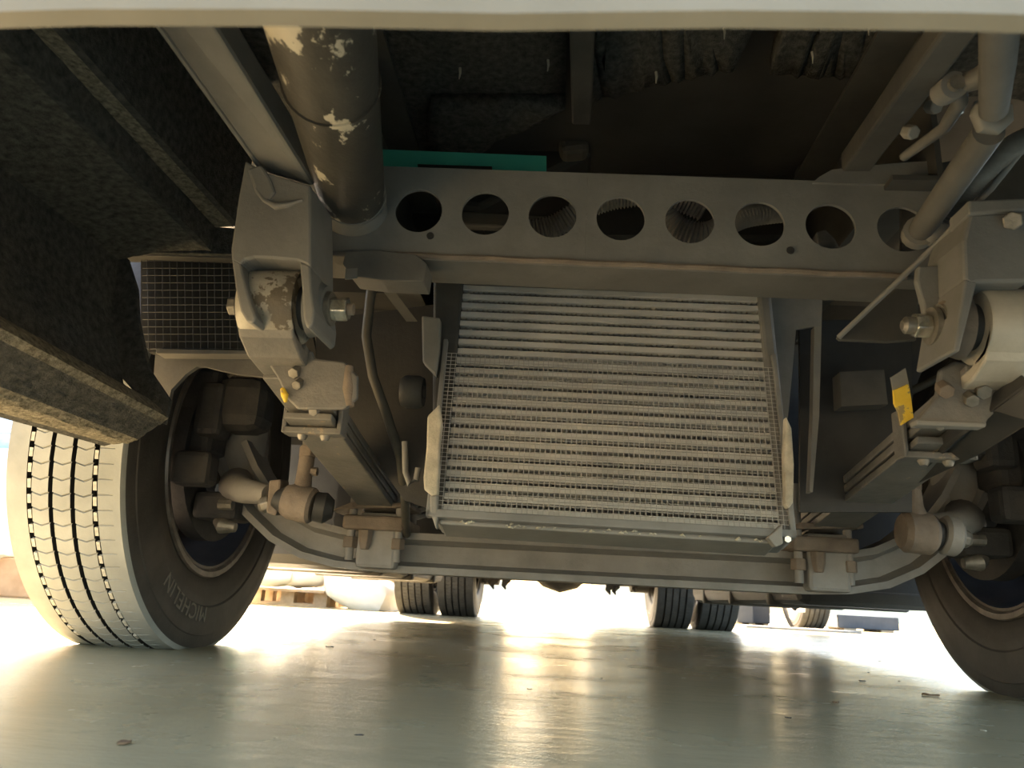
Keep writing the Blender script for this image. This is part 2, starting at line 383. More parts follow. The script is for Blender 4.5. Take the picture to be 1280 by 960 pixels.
def cross_member():
    t = thing('cross_member', 'dark steel cross member with a row of eight round holes', 'cross member', (.05, 1.03, .615))
    Y, TH = 1.03, .006
    def zc(x): return .693 - .020*(x+.271)
    def pt(x, z, y=Y): return (x, y, z - .020*(x+.271))
    xs0, zt, zb, zh, r = -.43, .760, .617, .693, .0355
    m = MB(); N = 32
    holes = [-.271+.1003*i for i in range(8)]
    def quad(x0, x1, z0, z1):
        for y in (Y, Y+TH): m.add([pt(x0, z0, y), pt(x1, z0, y), pt(x1, z1, y), pt(x0, z1, y)], [(0, 1, 2, 3)])
    edges = [-.43] + [h-.05 for h in holes[:1]]
    quad(-.43, holes[0]-.05, zb, zt)
    for h in holes:
        sq = []; ci = []
        for k in range(N):
            a = 2*PI*k/N + PI/4; c, s = math.cos(a), math.sin(a)
            q = max(abs(c), abs(s)); sx = .05*c/q; sz = s/q
            z = zh + (sz*(zt-zh) if sz > 0 else sz*(zh-zb))
            sq.append((h+sx, z)); ci.append((h+r*c, zh+r*s))
        for y in (Y, Y+TH):
            vs = [pt(*p, y) for p in sq]+[pt(*p, y) for p in ci]
            m.add(vs, [(k, (k+1) % N, (k+1) % N+N, k+N) for k in range(N)])
        vs = [pt(*p, Y) for p in ci]+[pt(*p, Y+TH) for p in ci]
        m.add(vs, [(k, (k+1) % N, (k+1) % N+N, k+N) for k in range(N)])
    quad(holes[-1]+.05, .50, zb, zt)
    obj('web', m, 'frame_paint', t)
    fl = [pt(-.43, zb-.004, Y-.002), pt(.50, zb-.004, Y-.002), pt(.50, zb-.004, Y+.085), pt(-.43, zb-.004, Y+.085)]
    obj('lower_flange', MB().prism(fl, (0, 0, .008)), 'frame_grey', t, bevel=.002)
    fl = [pt(-.43, zt, Y), pt(.50, zt, Y), pt(.50, zt, Y+.06), pt(-.43, zt, Y+.06)]
    obj('upper_flange', MB().prism(fl, (0, 0, .006)), 'frame_paint', t)
    ed = [pt(-.30+.73*i/20, zb+.002+.0008*math.sin(i*2.1), Y-.002) for i in range(21)]
    obj('weld_bead', MB().tube(ed, .0045, 8), 'rusty_iron', t, smooth=True)
    for x, z in ((-.250, .652), (.272, .652)):
        obj('bolt_hole_plug', MB().cyl(pt(x, z, Y-.002), pt(x, z, Y+.004), .0055, 12), 'black_plastic', t)
    tp = [at(x, y, 1.025) for x, y in ((1016, 228), (1024, 221), (1040, 212), (1085, 207), (1130, 203), (1170, 201), (1170, 232), (1128, 231))]
    obj('gusset_plate', MB().prism(tp, (0, .008, 0)), 'frame_paint', t)
    bl = [at(x, y, 1.02) for x, y in ((432, 314), (470, 312), (520, 318), (534, 330), (530, 352), (478, 350), (440, 345), (428, 330))]
    obj('end_bracket', MB().prism(bl, (0, .05, 0)), 'frame_grey', t, bevel=.0015)
cross_member()

def teal_bar():
    Y = 1.16
    a, b = at(462, 186, Y), at(683, 195, Y); c, d = at(683, 214, Y), at(462, 206, Y)
    t = thing('teal_bar', 'teal flat bar above the left half of the holed cross member', 'bar', tuple(d))
    obj('bar', MB().prism([a, b, c, d], (0, .006, 0)), 'teal_colour', t)
    a, b = at(462, 206, Y), at(683, 213, Y); c, d = at(683, 232, Y), at(462, 228, Y)
    obj('lower_fold', MB().prism([a, b, c, d], (0, .004, 0)), 'teal_colour', t)
    a, b = at(522, 205, Y-.006), at(615, 208, Y-.006); c, d = at(615, 213, Y-.006), at(522, 208, Y-.006)
    obj('notch_plate', MB().prism([a, b, c, d], (0, .004, 0)), 'black_plastic', t)
teal_bar()

# big painted pipe, upper left
def big_pipe():
    a = (at(315, 25, .56)+at(470, 25, .56))/2; b = (at(398, 245, 1.0)+at(482, 245, 1.0))/2
    a.z += .02; b.z += .002
    d = (b-a); s = a-d*.5
    t = thing('large_pipe', 'thick black pipe with chipped paint showing beige', 'pipe', tuple(b))
    ps = [s+(b-s)*(i/12) for i in range(13)]
    obj('tube', MB().tube(ps, [.054-.006*i/12 for i in range(13)], 32), 'chipped_paint', t, smooth=True)
    k = a+d*.30
    obj('weld_ring', MB().tube([k-d*.006, k+d*.006], [.0535, .0535], 32), 'chipped_paint', t, smooth=True)
    e = b+d.normalized()*.03; e.z -= .01
    obj('elbow', MB().tube([b-d*.02, b+d*.02, e, e+Vector((.02, .03, -.005))], [.050, .050, .047, .043], 28), 'frame_paint', t, smooth=True)
big_pipe()

# ------------------------------------------------------------------ roof of foam over the engine bay, engine
def foam_roof():
    t = thing('engine_bay_liner', 'rough dark foam liner roofing the engine bay', 'liner', (.1, .8, 1.0))
    def slab(name, poly, z, mat):
        bm = bmesh.new(); vs = [bm.verts.new((x, y, z)) for x, y in poly]; bm.faces.new(vs)
        bmesh.ops.triangulate(bm, faces=bm.faces)
        bmesh.ops.subdivide_edges(bm, edges=bm.edges, cuts=10, use_grid_fill=True)
        for v in bm.verts: v.co.z += random.uniform(-.006, .006)
        me = bpy.data.meshes.new(name); off = wpos(t)
        for v in bm.verts: v.co -= off
        bm.to_mesh(me); bm.free()
        o = obj(name, me, mat, t, smooth=True)
        md = o.modifiers.new('thick', 'SOLIDIFY'); md.thickness = .03; md.offset = 1
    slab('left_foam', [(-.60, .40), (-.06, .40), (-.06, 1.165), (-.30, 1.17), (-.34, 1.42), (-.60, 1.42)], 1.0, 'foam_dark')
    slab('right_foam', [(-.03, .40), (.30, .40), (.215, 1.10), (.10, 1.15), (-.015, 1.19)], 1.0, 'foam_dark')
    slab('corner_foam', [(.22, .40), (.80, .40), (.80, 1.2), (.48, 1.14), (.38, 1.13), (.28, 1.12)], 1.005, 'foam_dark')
    b0 = [(-.063, .40), (-.023, .40)]; 
    obj('roof_strut', MB().sweep([[(-.070, .5, .93), (-.025, .5, .93), (-.025, .5, .96), (-.070, .5, .96)], [(-.047, 1.18, .945), (-.013, 1.18, .945), (-.013, 1.18, .975), (-.047, 1.18, .975)]]), 'frame_dark', t, bevel=.004)
    for x, y in ((575, 95), (685, 85), (820, 100), (1015, 75), (1085, 40), (905, 45)):
        p = at(x, y-10, 1.0); q = at(x, y+8, 1.0); k = (1.0-p.z)
        obj('mud_drip', MB().tube([(p.x, p.y, p.z), (p.x+.001, p.y, p.z-.009), (p.x, p.y, p.z-.02)], [.0022, .002, .0009], 8), 'mud_drip', t)
foam_roof()
def engine():
    t = thing('engine_sump', 'black engine sump beyond the cross member', 'engine', (-.02, 1.6, .6))
    def blk(name, px, Y, dy, mat='black_plastic', bev=.012):
        return obj(name, MB().prism([at(x, y, Y) for x, y in px], (0, dy, 0)), mat, t, bevel=bev)
    blk('sump_pan', ((553, 122), (560, 119), (738, 124), (742, 190), (600, 260), (565, 255)), 1.42, .5)
    blk('sump_side', ((742, 128), (905, 96), (925, 112), (985, 116), (998, 300), (742, 300)), 1.50, .45)
    blk('pump_body', ((692, 150), (700, 146), (738, 148), (736, 186), (702, 190)), 1.38, .05, 'frame_dark')
    blk('bracket', ((908, 92), (925, 108), (975, 112), (975, 136), (915, 136)), 1.40, .06)
    blk('cooler_stack', ((1000, 150), (1040, 118), (1085, 110), (1080, 140), (1035, 225), (1000, 225)), 1.45, .05)
    for i in range(6):
        y = 132+i*16
        blk('cooler_rib', ((1018, y), (1062, y-2), (1060, y+4), (1016, y+6)), 1.435, .012, 'frame_dark', .002)
    obj('block', MB().box((-.34, 1.75, .40), (.40, 3.0, 1.0)), 'black_plastic', t, bevel=.03)
    obj('gearbox', MB().tube([(.03, 3.0, .62), (.03, 3.4, .60), (.03, 3.9, .55), (.03, 4.1, .55)], [.28, .24, .16, .10], 20), 'black_plastic', t, smooth=True)
    obj('propshaft', MB().cyl((.03, 4.1, .52), (.03, 5.3, .46), .05), 'frame_dark', t, smooth=True)
    obj('bay_back', MB().box((-.62, 1.60, .98), (.72, 1.70, 1.2)), 'black_plastic', t)
engine()

# hoses seen through the holes
def corr(path, r, pitch, seg=12, amp=.12):
    pts = [Vector(p) for p in path]; P = []
    for i in range(len(pts)-1):       # smooth spline through the points
        p0 = pts[max(i-1, 0)]; p1 = pts[i]; p2 = pts[i+1]; p3 = pts[min(i+2, len(pts)-1)]
        for k in range(12):
            t = k/12; P.append(.5*((2*p1)+(p2-p0)*t+(2*p0-5*p1+4*p2-p3)*t*t+(3*p1-p0-3*p2+p3)*t**3))
    P.append(pts[-1])
    L = [0]
    for i in range(1, len(P)): L.append(L[-1]+(P[i]-P[i-1]).length)
    n = int(L[-1]/pitch*4); Q = []; j = 0
    for k in range(n+1):
        s = L[-1]*k/n
        while j < len(P)-2 and L[j+1] < s: j += 1
        f = (s-L[j])/max(1e-9, L[j+1]-L[j]); Q.append(P[j].lerp(P[j+1], min(1, f)))
    return MB().tube(Q, [r*(1+amp*math.sin(k*PI/2)) if amp else r for k in range(n+1)], seg)
tag(obj('coolant_hose', corr([at(640, 292, 1.14), at(690, 284, 1.14), at(735, 258, 1.13), at(775, 246, 1.13), at(830, 244, 1.13), at(880, 262, 1.14)], .018, .006), 'hose_grey', smooth=True, loc=tuple(at(775, 246, 1.13))),
    'grey ribbed hose arching behind the middle holes of the cross member', 'hose')
tag(obj('coolant_hose', corr([at(830, 268, 1.12), at(850, 285, 1.12), at(885, 292, 1.12), at(930, 270, 1.13), at(990, 262, 1.15)], .018, .006), 'hose_grey', smooth=True, loc=tuple(at(885, 290, 1.12))),
    'second grey ribbed hose curling behind the fifth hole from the left', 'hose')
tag(obj('pipe_line', MB().prism([at(560, 262, 1.2), at(740, 272, 1.2), at(740, 290, 1.2), at(560, 280, 1.2)], (0, .02, 0)), 'frame_dark', bevel=.004, loc=tuple(at(640, 272, 1.2))),
    'flat dark pipe behind the second and third holes', 'pipe')
tag(obj('hose_clip', MB().prism([at(1020, 290, 1.12), at(1032, 286, 1.12), at(1044, 298, 1.12), at(1052, 312, 1.12), at(1022, 312, 1.12)], (0, .02, 0)), 'hose_grey', bevel=.003, loc=tuple(at(1030, 300, 1.12))),
    'grey clip showing through the seventh hole from the left', 'clip')

# ------------------------------------------------------------------ radiator
def radiator():
    t = thing('radiator', 'finned metal radiator with wire guard under the cross member', 'radiator', (.03, 1.25, .235))
    T0, T1 = Vector((-.234, 1.30, .690)), Vector((.291, 1.30, .682))      # upper corners of the core
    B0, B1 = Vector((-.228, 1.215, .264)), Vector((.292, 1.215, .258))      # lower corners
    nrm = (T1-T0).cross(B0-T0).normalized()
    if nrm.y > 0: nrm = -nrm
    dn = (B0-T0).normalized(); rt = (T1-T0).normalized()
    def p(u, v, w=0.0): return T0.lerp(T1, u).lerp(B0.lerp(B1, u), v) + nrm*w
    def slab(name, u0, u1, v0, v1, w0, w1, mat, bev=0.0, par=t):
        a = [p(u0, v0, w0), p(u1, v0, w0), p(u1, v1, w0), p(u0, v1, w0)]; b = [p(u0, v0, w1), p(u1, v0, w1), p(u1, v1, w1), p(u0, v1, w1)]
        return obj(name, MB().sweep([a, b]), mat, par, bevel=bev)
    NT = 23
    for i in range(NT):
        v = (i+.5)/NT
        slab('tube', 0, 1, v-.0115, v+.0115, -.05, .004, 'aluminium')
    # fin strips: a folded ribbon between neighbouring tubes
    NF = 110
    for i in range(NT-1):
        v0 = (i+.5)/NT+.0115; v1 = (i+1.5)/NT-.0115; m = MB(); vs = []; fs = []
        for k in range(NF+1):
            u = .01+.98*k/NF; uu = u+random.uniform(-.0015, .0015); v = v0 if k % 2 else v1
            vs += [p(uu, v, 0), p(uu, v, -.045)]
        for k in range(NF): fs.append((2*k, 2*k+1, 2*k+3, 2*k+2))
        obj('fin_strip', m.add(vs, fs), 'fin_metal', t)
    slab('core_back', 0, 1, 0, 1, -.056, -.050, 'black_plastic')
    obj('left_tank', MB().sweep([[p(-.108, -.035, -.07), p(0, -.035, -.07), p(0, 1.02, -.07), p(-.03, 1.02, -.07)], [p(-.108, -.035, .012), p(0, -.035, .012), p(0, 1.02, .012), p(-.03, 1.02, .012)]]), 'frame_dark', t, bevel=.005)
    slab('right_tank', 1, 1.045, -.035, 1.02, -.07, .012, 'radiator_frame', .006)
    slab('top_rail', -.105, 1.045, -.05, 0, -.07, .010, 'radiator_frame', .004)
    slab('bottom_rail', -.02, 1.03, 1.0, 1.030, -.07, .014, 'radiator_frame', .004)
    tray = slab('lower_tray', -.005, .985, 1.030, 1.048, -.06, .012, 'pale_plate', .003)
    m = MB()
    for k in range(30):
        u = .05+.9*random.random(); s = random.uniform(.0015, .004); c = p(u, 1.034+random.uniform(0, .012), .013)
        m.tube([c-Vector((s, 0, 0)), c+Vector((0, -.002, .001)), c+Vector((s*1.2, 0, random.uniform(-.002, .002)))], [.0008, s*.6, .0006], 6)
    tag(obj('grit', m, 'seal_strip', tray), None, None, kind='stuff')
    # wire guard: fine square mesh in front of the core
    m = MB(); NU, NV = 66, 38
    for i in range(NU+1):
        u = -.03+1.05*i/NU; bow = .0012
        m.tube([p(u, .36, .020), p(u, .7, .023), p(u, 1.0, .020)], .0006, 4)
    for j in range(NV+1):
        v = .36+.64*j/NV
        m.tube([p(-.03, v, .020), p(.5, v, .023), p(1.02, v, .020)], .0006, 4)
    tag(obj('wire_guard', m, 'wire', t), None, None, kind='stuff')
    slab('guard_edge', -.045, -.030, .30, 1.03, .012, .024, 'radiator_frame', .002)
    slab('guard_edge', 1.018, 1.034, .30, 1.03, .012, .024, 'radiator_frame', .002)
    slab('guard_edge', -.045, 1.034, 1.0, 1.03, .014, .024, 'radiator_frame', .002)
    # rubbery side seals, ragged at the foot
    def seal(px, Y, mat, nm, dy=.02): return obj(nm, MB().prism([at(x, y, Y) for x, y in px], (0, dy, 0)), mat, t, bevel=.003)
    seal(((527, 394), (550, 397), (549, 440), (545, 470), (528, 452)), 1.235, 'pale_plate', 'label_plate')
    seal(((534, 520), (549, 505), (552, 530), (549, 560), (547, 618), (540, 620), (530, 612), (529, 596), (533, 560)), 1.18, 'seal_strip', 'side_seal')
    seal(((537, 618), (547, 616), (547, 648), (545, 662), (541, 650), (537, 640)), 1.19, 'pale_plate', 'seal_tail')
    seal(((983, 520), (990, 535), (993, 580), (992, 628), (986, 636), (982, 630), (981, 570)), 1.18, 'seal_strip', 'side_seal')
    obj('end_clip', MB().prism([at(x, y, 1.18) for x, y in ((960, 672), (978, 655), (979, 680), (970, 684))], (0, .02, 0)), 'pale_plate', t, bevel=.002)
    obj('corner_bolt', MB().hexa(at(985, 674, 1.18), at(985, 674, 1.20), .005), 'zinc', t)
radiator()

# bracket plate right of the radiator, with a slot
def rad_bracket():
    Y = 1.32
    t = thing('radiator_bracket', 'grey slotted bracket plate on the right of the radiator', 'bracket', tuple(at(990, 520, Y)))
    def pl(nm, px, mat='pale_plate', dy=.006, Yy=Y): return obj(nm, MB().prism([at(x, y, Yy) for x, y in px], (0, dy, 0)), mat, t)
    pl('upper_plate', ((955, 352), (1030, 352), (1028, 374), (1027, 408), (1018, 408), (995, 412), (990, 470), (985, 520), (975, 560), (968, 520), (960, 420)), 'radiator_frame')
    pl('flange', ((1018, 408), (1027, 408), (1024, 520), (1016, 615), (1012, 615), (1016, 520)), 'pale_plate', .02)
    pl('back_plate', ((1000, 400), (1140, 400), (1140, 640), (1000, 640)), 'black_plastic', .01, 1.42)
    pl('small_box', ((1050, 465), (1105, 462), (1110, 505), (1052, 508)), 'frame_dark', .04, 1.34)
rad_bracket()
def gusset():
    Y = 1.06
    tag(obj('gusset_plate', MB().prism([at(x, y, Y) for x, y in ((1150, 335), (1146, 425), (1110, 428), (1050, 425), (1046, 421), (1075, 398))], (0, .008, 0)), 'frame_dark', bevel=.002, loc=tuple(at(1110, 428, Y))),
        'dark triangular gusset below the right end of the cross member', 'gusset')
    tag(obj('diagonal_rod', MB().tube([at(1290, 172, .84), at(1240, 235, .90), at(1147, 328, 1.0), at(1048, 422, 1.05)], .0038, 10), 'frame_paint', smooth=True, loc=tuple(at(1147, 328, 1.0))),
        'thin diagonal rod along the gusset edge under the ribbed hose', 'rod')
gusset()

# ------------------------------------------------------------------ spring hangers, springs
def left_hanger():
    t = thing('spring_hanger', 'cast grey hanger bracket with arched fork at the left spring eye', 'hanger bracket', (-.43, .92, .46))
    def P(px, Y): return [at(x, y, Y) for x, y in px]
    head = ((306, 200), (330, 214), (388, 231), (389, 270), (389, 318), (389, 336), (383, 331), (372, 326), (340, 323), (318, 322), (306, 325), (300, 332), (289, 326), (288, 312), (297, 250))
    a = P(head, .885)
    b = [v+Vector((0, .10, .006)) for v in a]
    obj('head', MB().sweep([a, b]), 'frame_paint', t, bevel=.004)
    ll = P(((289, 322), (301, 328), (306, 350), (314, 380), (321, 398), (316, 404), (308, 402), (300, 388), (294, 360)), .885)
    obj('fork_leg', MB().prism(ll, (0, .10, .004)), 'frame_paint', t, bevel=.003)
    rl = P(((374, 326), (388, 332), (390, 365), (393, 388), (391, 406), (384, 411), (379, 398), (377, 360)), .885)
    obj('fork_leg', MB().prism(rl, (0, .10, .004)), 'frame_paint', t, bevel=.003)
    rib = P(((327, 205), (338, 222), (345, 240), (332, 256), (318, 240), (308, 210)), .882)
    obj('rib', MB().prism(rib, (0, .02, 0)), 'frame_paint', t, bevel=.004)
    obj('rib', MB().tube(P(((320, 236), (330, 250), (345, 258), (360, 256), (378, 250)), .884), [.002, .003, .005, .004, .002], 10), 'frame_paint', t, smooth=True)
    c = Vector((0, .945, .500))
    obj('boss', MB().tube([(-.385, c.y, c.z), (-.372, c.y, c.z), (-.362, c.y, c.z)], [.040, .036, .030], 24), 'frame_paint', t, smooth=True)
    obj('washer', MB().cyl((-.362, c.y, c.z), (-.356, c.y, c.z), .023, 24), 'dull_bolt', t, smooth=True)
    nut = obj('nut', MB().hexa((-.357, c.y, c.z), (-.334, c.y, c.z), .0175), 'zinc', t, bevel=.002); nut['label'] = 'shiny zinc nut'
    obj('bolt_end', MB().cyl((-.334, c.y, c.z), (-.327, c.y, c.z), .008, 16), 'rusty_iron', t, smooth=True)
    obj('bolt_head', MB().hexa((-.497, c.y, c.z), (-.482, c.y, c.z), .013), 'dull_bolt', t, bevel=.002)
left_hanger()

def leaf_z(y):      # lower face of the main leaf along the spring
    k = (y-.95)/.78
    return .452 - .125*min(1, max(0, k))**.9 if y <= 1.73 else .327+.13*((y-1.73)/.8)**1.2
def spring(side):
    xm = -.432 if side < 0 else .508; hw = .037 if side < 0 else .042
    em = 'worn_eye' if side < 0 else 'cream_eye'
    t = thing('leaf_spring', ('leaf spring with a worn grey eye in the left hanger fork' if side < 0 else 'leaf spring with a cream-coloured eye at the right hanger'), 'leaf spring', (xm, 1.3, .35))
    c = (xm, .945, .500)
    m = MB(); ring = []
    # eye: a band wrapped round the bush, running off into the main leaf
    obj('eye', MB().lathe_x([(-hw, .030), (-hw, .047), (-hw+.003, .049), (hw-.003, .049), (hw, .047), (hw, .030)], c, 40, True), em, t, smooth=True)
    obj('bush', MB().lathe_x([(-hw-.010, .012), (-hw-.010, .028), (-hw, .030), (hw, .030), (hw+.010, .028), (hw+.010, .012)], c, 32, True), 'black_plastic', t, smooth=True)
    neck = MB(); secs = []
    pts = [(.905, .478, .012), (.925, .450, .016), (.96, .434, .018), (1.0, .428, .018), (1.05, .424, .017)]
    for (y, z, th) in pts: secs.append([(xm-hw, y, z), (xm+hw, y, z), (xm+hw, y, z+th), (xm-hw, y, z+th)])
    obj('eye_wrap', MB().sweep(secs), em if side > 0 else 'spring_steel', t, bevel=.003)
    for k, (y0, y1, dz) in enumerate(((.97, 2.5, 0), (1.02, 2.4, -.017), (1.12, 2.3, -.034))):
        secs = []
        for i in range(30):
            y = y0+(y1-y0)*i/29; z = leaf_z(y)+dz
            tp = .8+.2*min(1, i/4)
            secs.append([(xm-hw, y, z), (xm+hw, y, z), (xm+hw, y, z+.0135*tp), (xm-hw, y, z+.0135*tp)])
        obj('leaf', MB().sweep(secs), 'spring_steel', t, bevel=.002)
    # clip round the leaves
    y = 1.16; z = leaf_z(y)
    cl = obj('clip', MB().box((xm-hw-.008, y-.018, z-.044), (xm+hw+.008, y+.018, z-.034)).box((xm-hw-.010, y-.018, z-.044), (xm-hw-.003, y+.018, z+.03)).box((xm+hw+.003, y-.018, z-.044), (xm+hw+.010, y+.018, z+.03)), 'spring_steel', t, bevel=.002)
    for s in (-1, 1): obj('rivet', MB().tube([(xm+s*.018, y, z-.052), (xm+s*.018, y, z-.047), (xm+s*.018, y, z-.040)], [.005, .008, .009], 12), 'dull_bolt', cl, smooth=True)
    return t
SL = spring(-1); SR = spring(1)
def spring_extras():
    # bolted bracket under each eye
    def bolt(px, Y, par, r=.008, mat='dull_bolt'): 
        p = at(*px, Y); return obj('bolt', MB().hexa(p+Vector((0, 0, 0)), p+Vector((.002, .016, .012)), r), mat, par, bevel=.001)
    t = thing('bump_stop_bracket', 'dark bracket with round lug bolted below the left spring eye', 'bracket', tuple(at(400, 480, .99)))
    pts = [at(x, y, .985) for x, y in ((324, 438), (388, 438), (392, 448), (430, 452), (446, 470), (446, 498), (430, 512), (372, 512), (360, 500), (345, 470))]
    obj('plate', MB().prism(pts, (0, .012, .002)), 'spring_steel', t, bevel=.003)
    bolt((366, 467), .978, t); bolt((370, 482), .978, t, .007); bolt((391, 515), .99, t, .007)
    obj('lug', MB().tube([at(436, 458, .99), at(436, 486, .99), at(437, 508, .99)], [.006, .009, .006], 14), 'rusty_iron', t, smooth=True)
    y = obj('paint_mark', MB().tube([at(353, 486, .98), at(356, 494, .978), at(357, 503, .98)], [.003, .005, .002], 10), 'yellow_paint', t, smooth=True); y['label'] = 'yellow paint mark'
    t = thing('bump_stop_bracket', 'broad grey plate with two bolts below the right cream spring eye', 'bracket', tuple(at(1230, 500, .99)))
    pts = [at(x, y, .985) for x, y in ((1176, 462), (1195, 452), (1290, 462), (1290, 478), (1262, 498), (1236, 524), (1232, 532), (1150, 530), (1148, 524), (1172, 495))]
    obj('plate', MB().prism(pts, (0, .012, .002)), 'spring_steel', t, bevel=.003)
    obj('upper_lip', MB().prism([at(x, y, .975) for x, y in ((1208, 468), (1290, 464), (1290, 476), (1212, 478))], (0, .03, 0)), 'worn_eye', t, bevel=.003)
    obj('lower_lip', MB().prism([at(x, y, .975) for x, y in ((1145, 524), (1234, 528), (1233, 534), (1146, 531))], (0, .02, 0)), 'pale_plate', t, bevel=.002)
    bolt((1216, 502), .975, t, .009); bolt((1231, 491), .975, t, .010); bolt((1184, 490), .975, t, .010, 'rusty_iron')
    bolt((1176, 534), .985, t, .006)
    tp = thing('marker_tag', 'torn yellow marker tape wrapped on the right spring', 'tape', tuple(at(1130, 505, 1.02)))
    obj('tape', MB().prism([at(x, y, 1.02) for x, y in ((1117, 488), (1136, 480), (1139, 498), (1142, 522), (1126, 532), (1123, 515), (1118, 505))], (0, .004, .001)), 'yellow_paint', tp)
    obj('tail', MB().prism([at(x, y, 1.024) for x, y in ((1114, 472), (1132, 460), (1136, 480), (1117, 488))], (0, .004, .001)), 'pale_plate', tp)
spring_extras()

def right_hanger():
    t = thing('spring_hanger', 'dark hanger bracket holding the bolt of the right spring eye', 'hanger bracket', (.44, .92, .44))
    def P(px, Y): return [at(x, y, Y) for x, y in px]
    obj('head', MB().prism(P(((1212, 268), (1290, 262), (1290, 352), (1222, 353), (1214, 356), (1206, 350), (1204, 300)), .885), (0, .10, .004)), 'frame_paint', t, bevel=.004)
    obj('side_plate', MB().prism(P(((1148, 332), (1206, 330), (1212, 356), (1208, 400), (1200, 432), (1184, 446), (1168, 440), (1162, 425), (1154, 380), (1146, 350)), .95), (0, .012, 0)), 'frame_paint', t, bevel=.003)
    obj('fork_leg', MB().prism(P(((1206, 348), (1222, 352), (1214, 384), (1206, 416), (1200, 440), (1192, 438), (1198, 400)), .885), (0, .10, .003)), 'frame_paint', t, bevel=.003)
    obj('mount_tab', MB().prism(P(((1210, 250), (1290, 247), (1290, 262), (1212, 268)), .88), (0, .05, 0)), 'frame_paint', t, bevel=.003)
    obj('mount_bolt', MB().hexa(at(1266, 276, .872), at(1266, 276, .89), .012), 'dull_bolt', t, bevel=.002)
    c = Vector((0, .945, .500))
    obj('boss', MB().tube([(.452, c.y, c.z), (.440, c.y, c.z), (.428, c.y, c.z)], [.042, .038, .032], 24), 'rusty_iron', t, smooth=True)
    obj('washer', MB().cyl((.428, c.y, c.z), (.422, c.y, c.z), .028, 24), 'zinc', t, smooth=True)
    obj('washer', MB().cyl((.421, c.y, c.z), (.414, c.y, c.z), .024, 24), 'dull_bolt', t, smooth=True)
    nut = obj('nut', MB().hexa((.414, c.y, c.z), (.394, c.y, c.z), .0165), 'zinc', t, bevel=.002); nut['label'] = 'bright zinc nut'
    obj('bolt_end', MB().tube([(.394, c.y, c.z), (.384, c.y, c.z), (.380, c.y, c.z)], [.011, .011, .006], 16), 'dull_bolt', t, smooth=True)
right_hanger()

# ------------------------------------------------------------------ front axle
def axle():
    t = thing('front_axle', 'dropped forged front axle beam below the radiator', 'axle', (.015, 1.75, .2))
    path = [(-.80, .43), (-.765, .37), (-.72, .315), (-.66, .268), (-.60, .240), (-.53, .226), (-.45, .222), (-.3, .222), (0, .222)]
    full = path + [(-x, z) for x, z in reversed(path[:-1])]
    secs = []; n = len(full)
    prof = [(-.048, -.042), (.048, -.042), (.048, -.028), (.016, -.018), (.016, .018), (.048, .028), (.048, .042), (-.048, .042), (-.048, .028), (-.016, .018), (-.016, -.018), (-.048, -.028)]
    for i, (x, z) in enumerate(full):
        x0, z0 = full[max(i-1, 0)]; x1, z1 = full[min(i+1, n-1)]
        d = Vector((x1-x0, 0, z1-z0)).normalized(); nn = Vector((-d.z, 0, d.x))
        secs.append([Vector((x+.015, 1.70, z)) + Vector((0, py, 0)) + nn*pz for py, pz in prof])
    obj('beam', MB().sweep(secs), 'axle_iron', t, smooth=True, bevel=.004)
    for s in (-1, 1):
        x = .015+s*.80
        obj('king_pin_boss', MB().tube([(x, 1.72, .33), (x, 1.72, .36), (x, 1.72, .50), (x, 1.72, .53)], [.042, .052, .052, .042], 20), 'axle_iron', t, smooth=True)
        xs = -.432 if s < 0 else .49
        pad = obj('spring_pad', MB().box((xs-.065, 1.60, .262), (xs+.065, 1.80, .292)), 'rusty_iron', t, bevel=.006)
        obj('pad_flange', MB().prism([(xs-.10, 1.62, .300), (xs-.05, 1.60, .318), (xs+.075, 1.60, .322), (xs+.075, 1.60, .312), (xs-.045, 1.60, .306)], (0, .14, 0)), 'rusty_iron', pad, bevel=.003)
        for k in (-1, 1):
            obj('u_bolt', MB().tube([(xs+k*.050, 1.625, .20), (xs+k*.050, 1.625, .40)], .009, 12), 'axle_iron', pad, smooth=True)
            obj('u_bolt_nut', MB().hexa((xs+k*.050, 1.625, .225), (xs+k*.050, 1.625, .248), .016), 'rusty_iron', pad, bevel=.002)
            obj('u_bolt', MB().tube([(xs+k*.050, 1.775, .20), (xs+k*.050, 1.775, .40)], .009, 12), 'axle_iron', pad, smooth=True)
        obj('clamp_block', MB().box((xs-.034, 1.615, .185), (xs+.05, 1.66, .30)), 'axle_iron', t, bevel=.008)
        obj('clamp_bolt', MB().tube([(xs-.015, 1.61, .262), (xs-.015, 1.61, .240), (xs-.015, 1.61, .222)], [.016, .014, .009], 6), 'rusty_iron', t, bevel=.002)
axle()

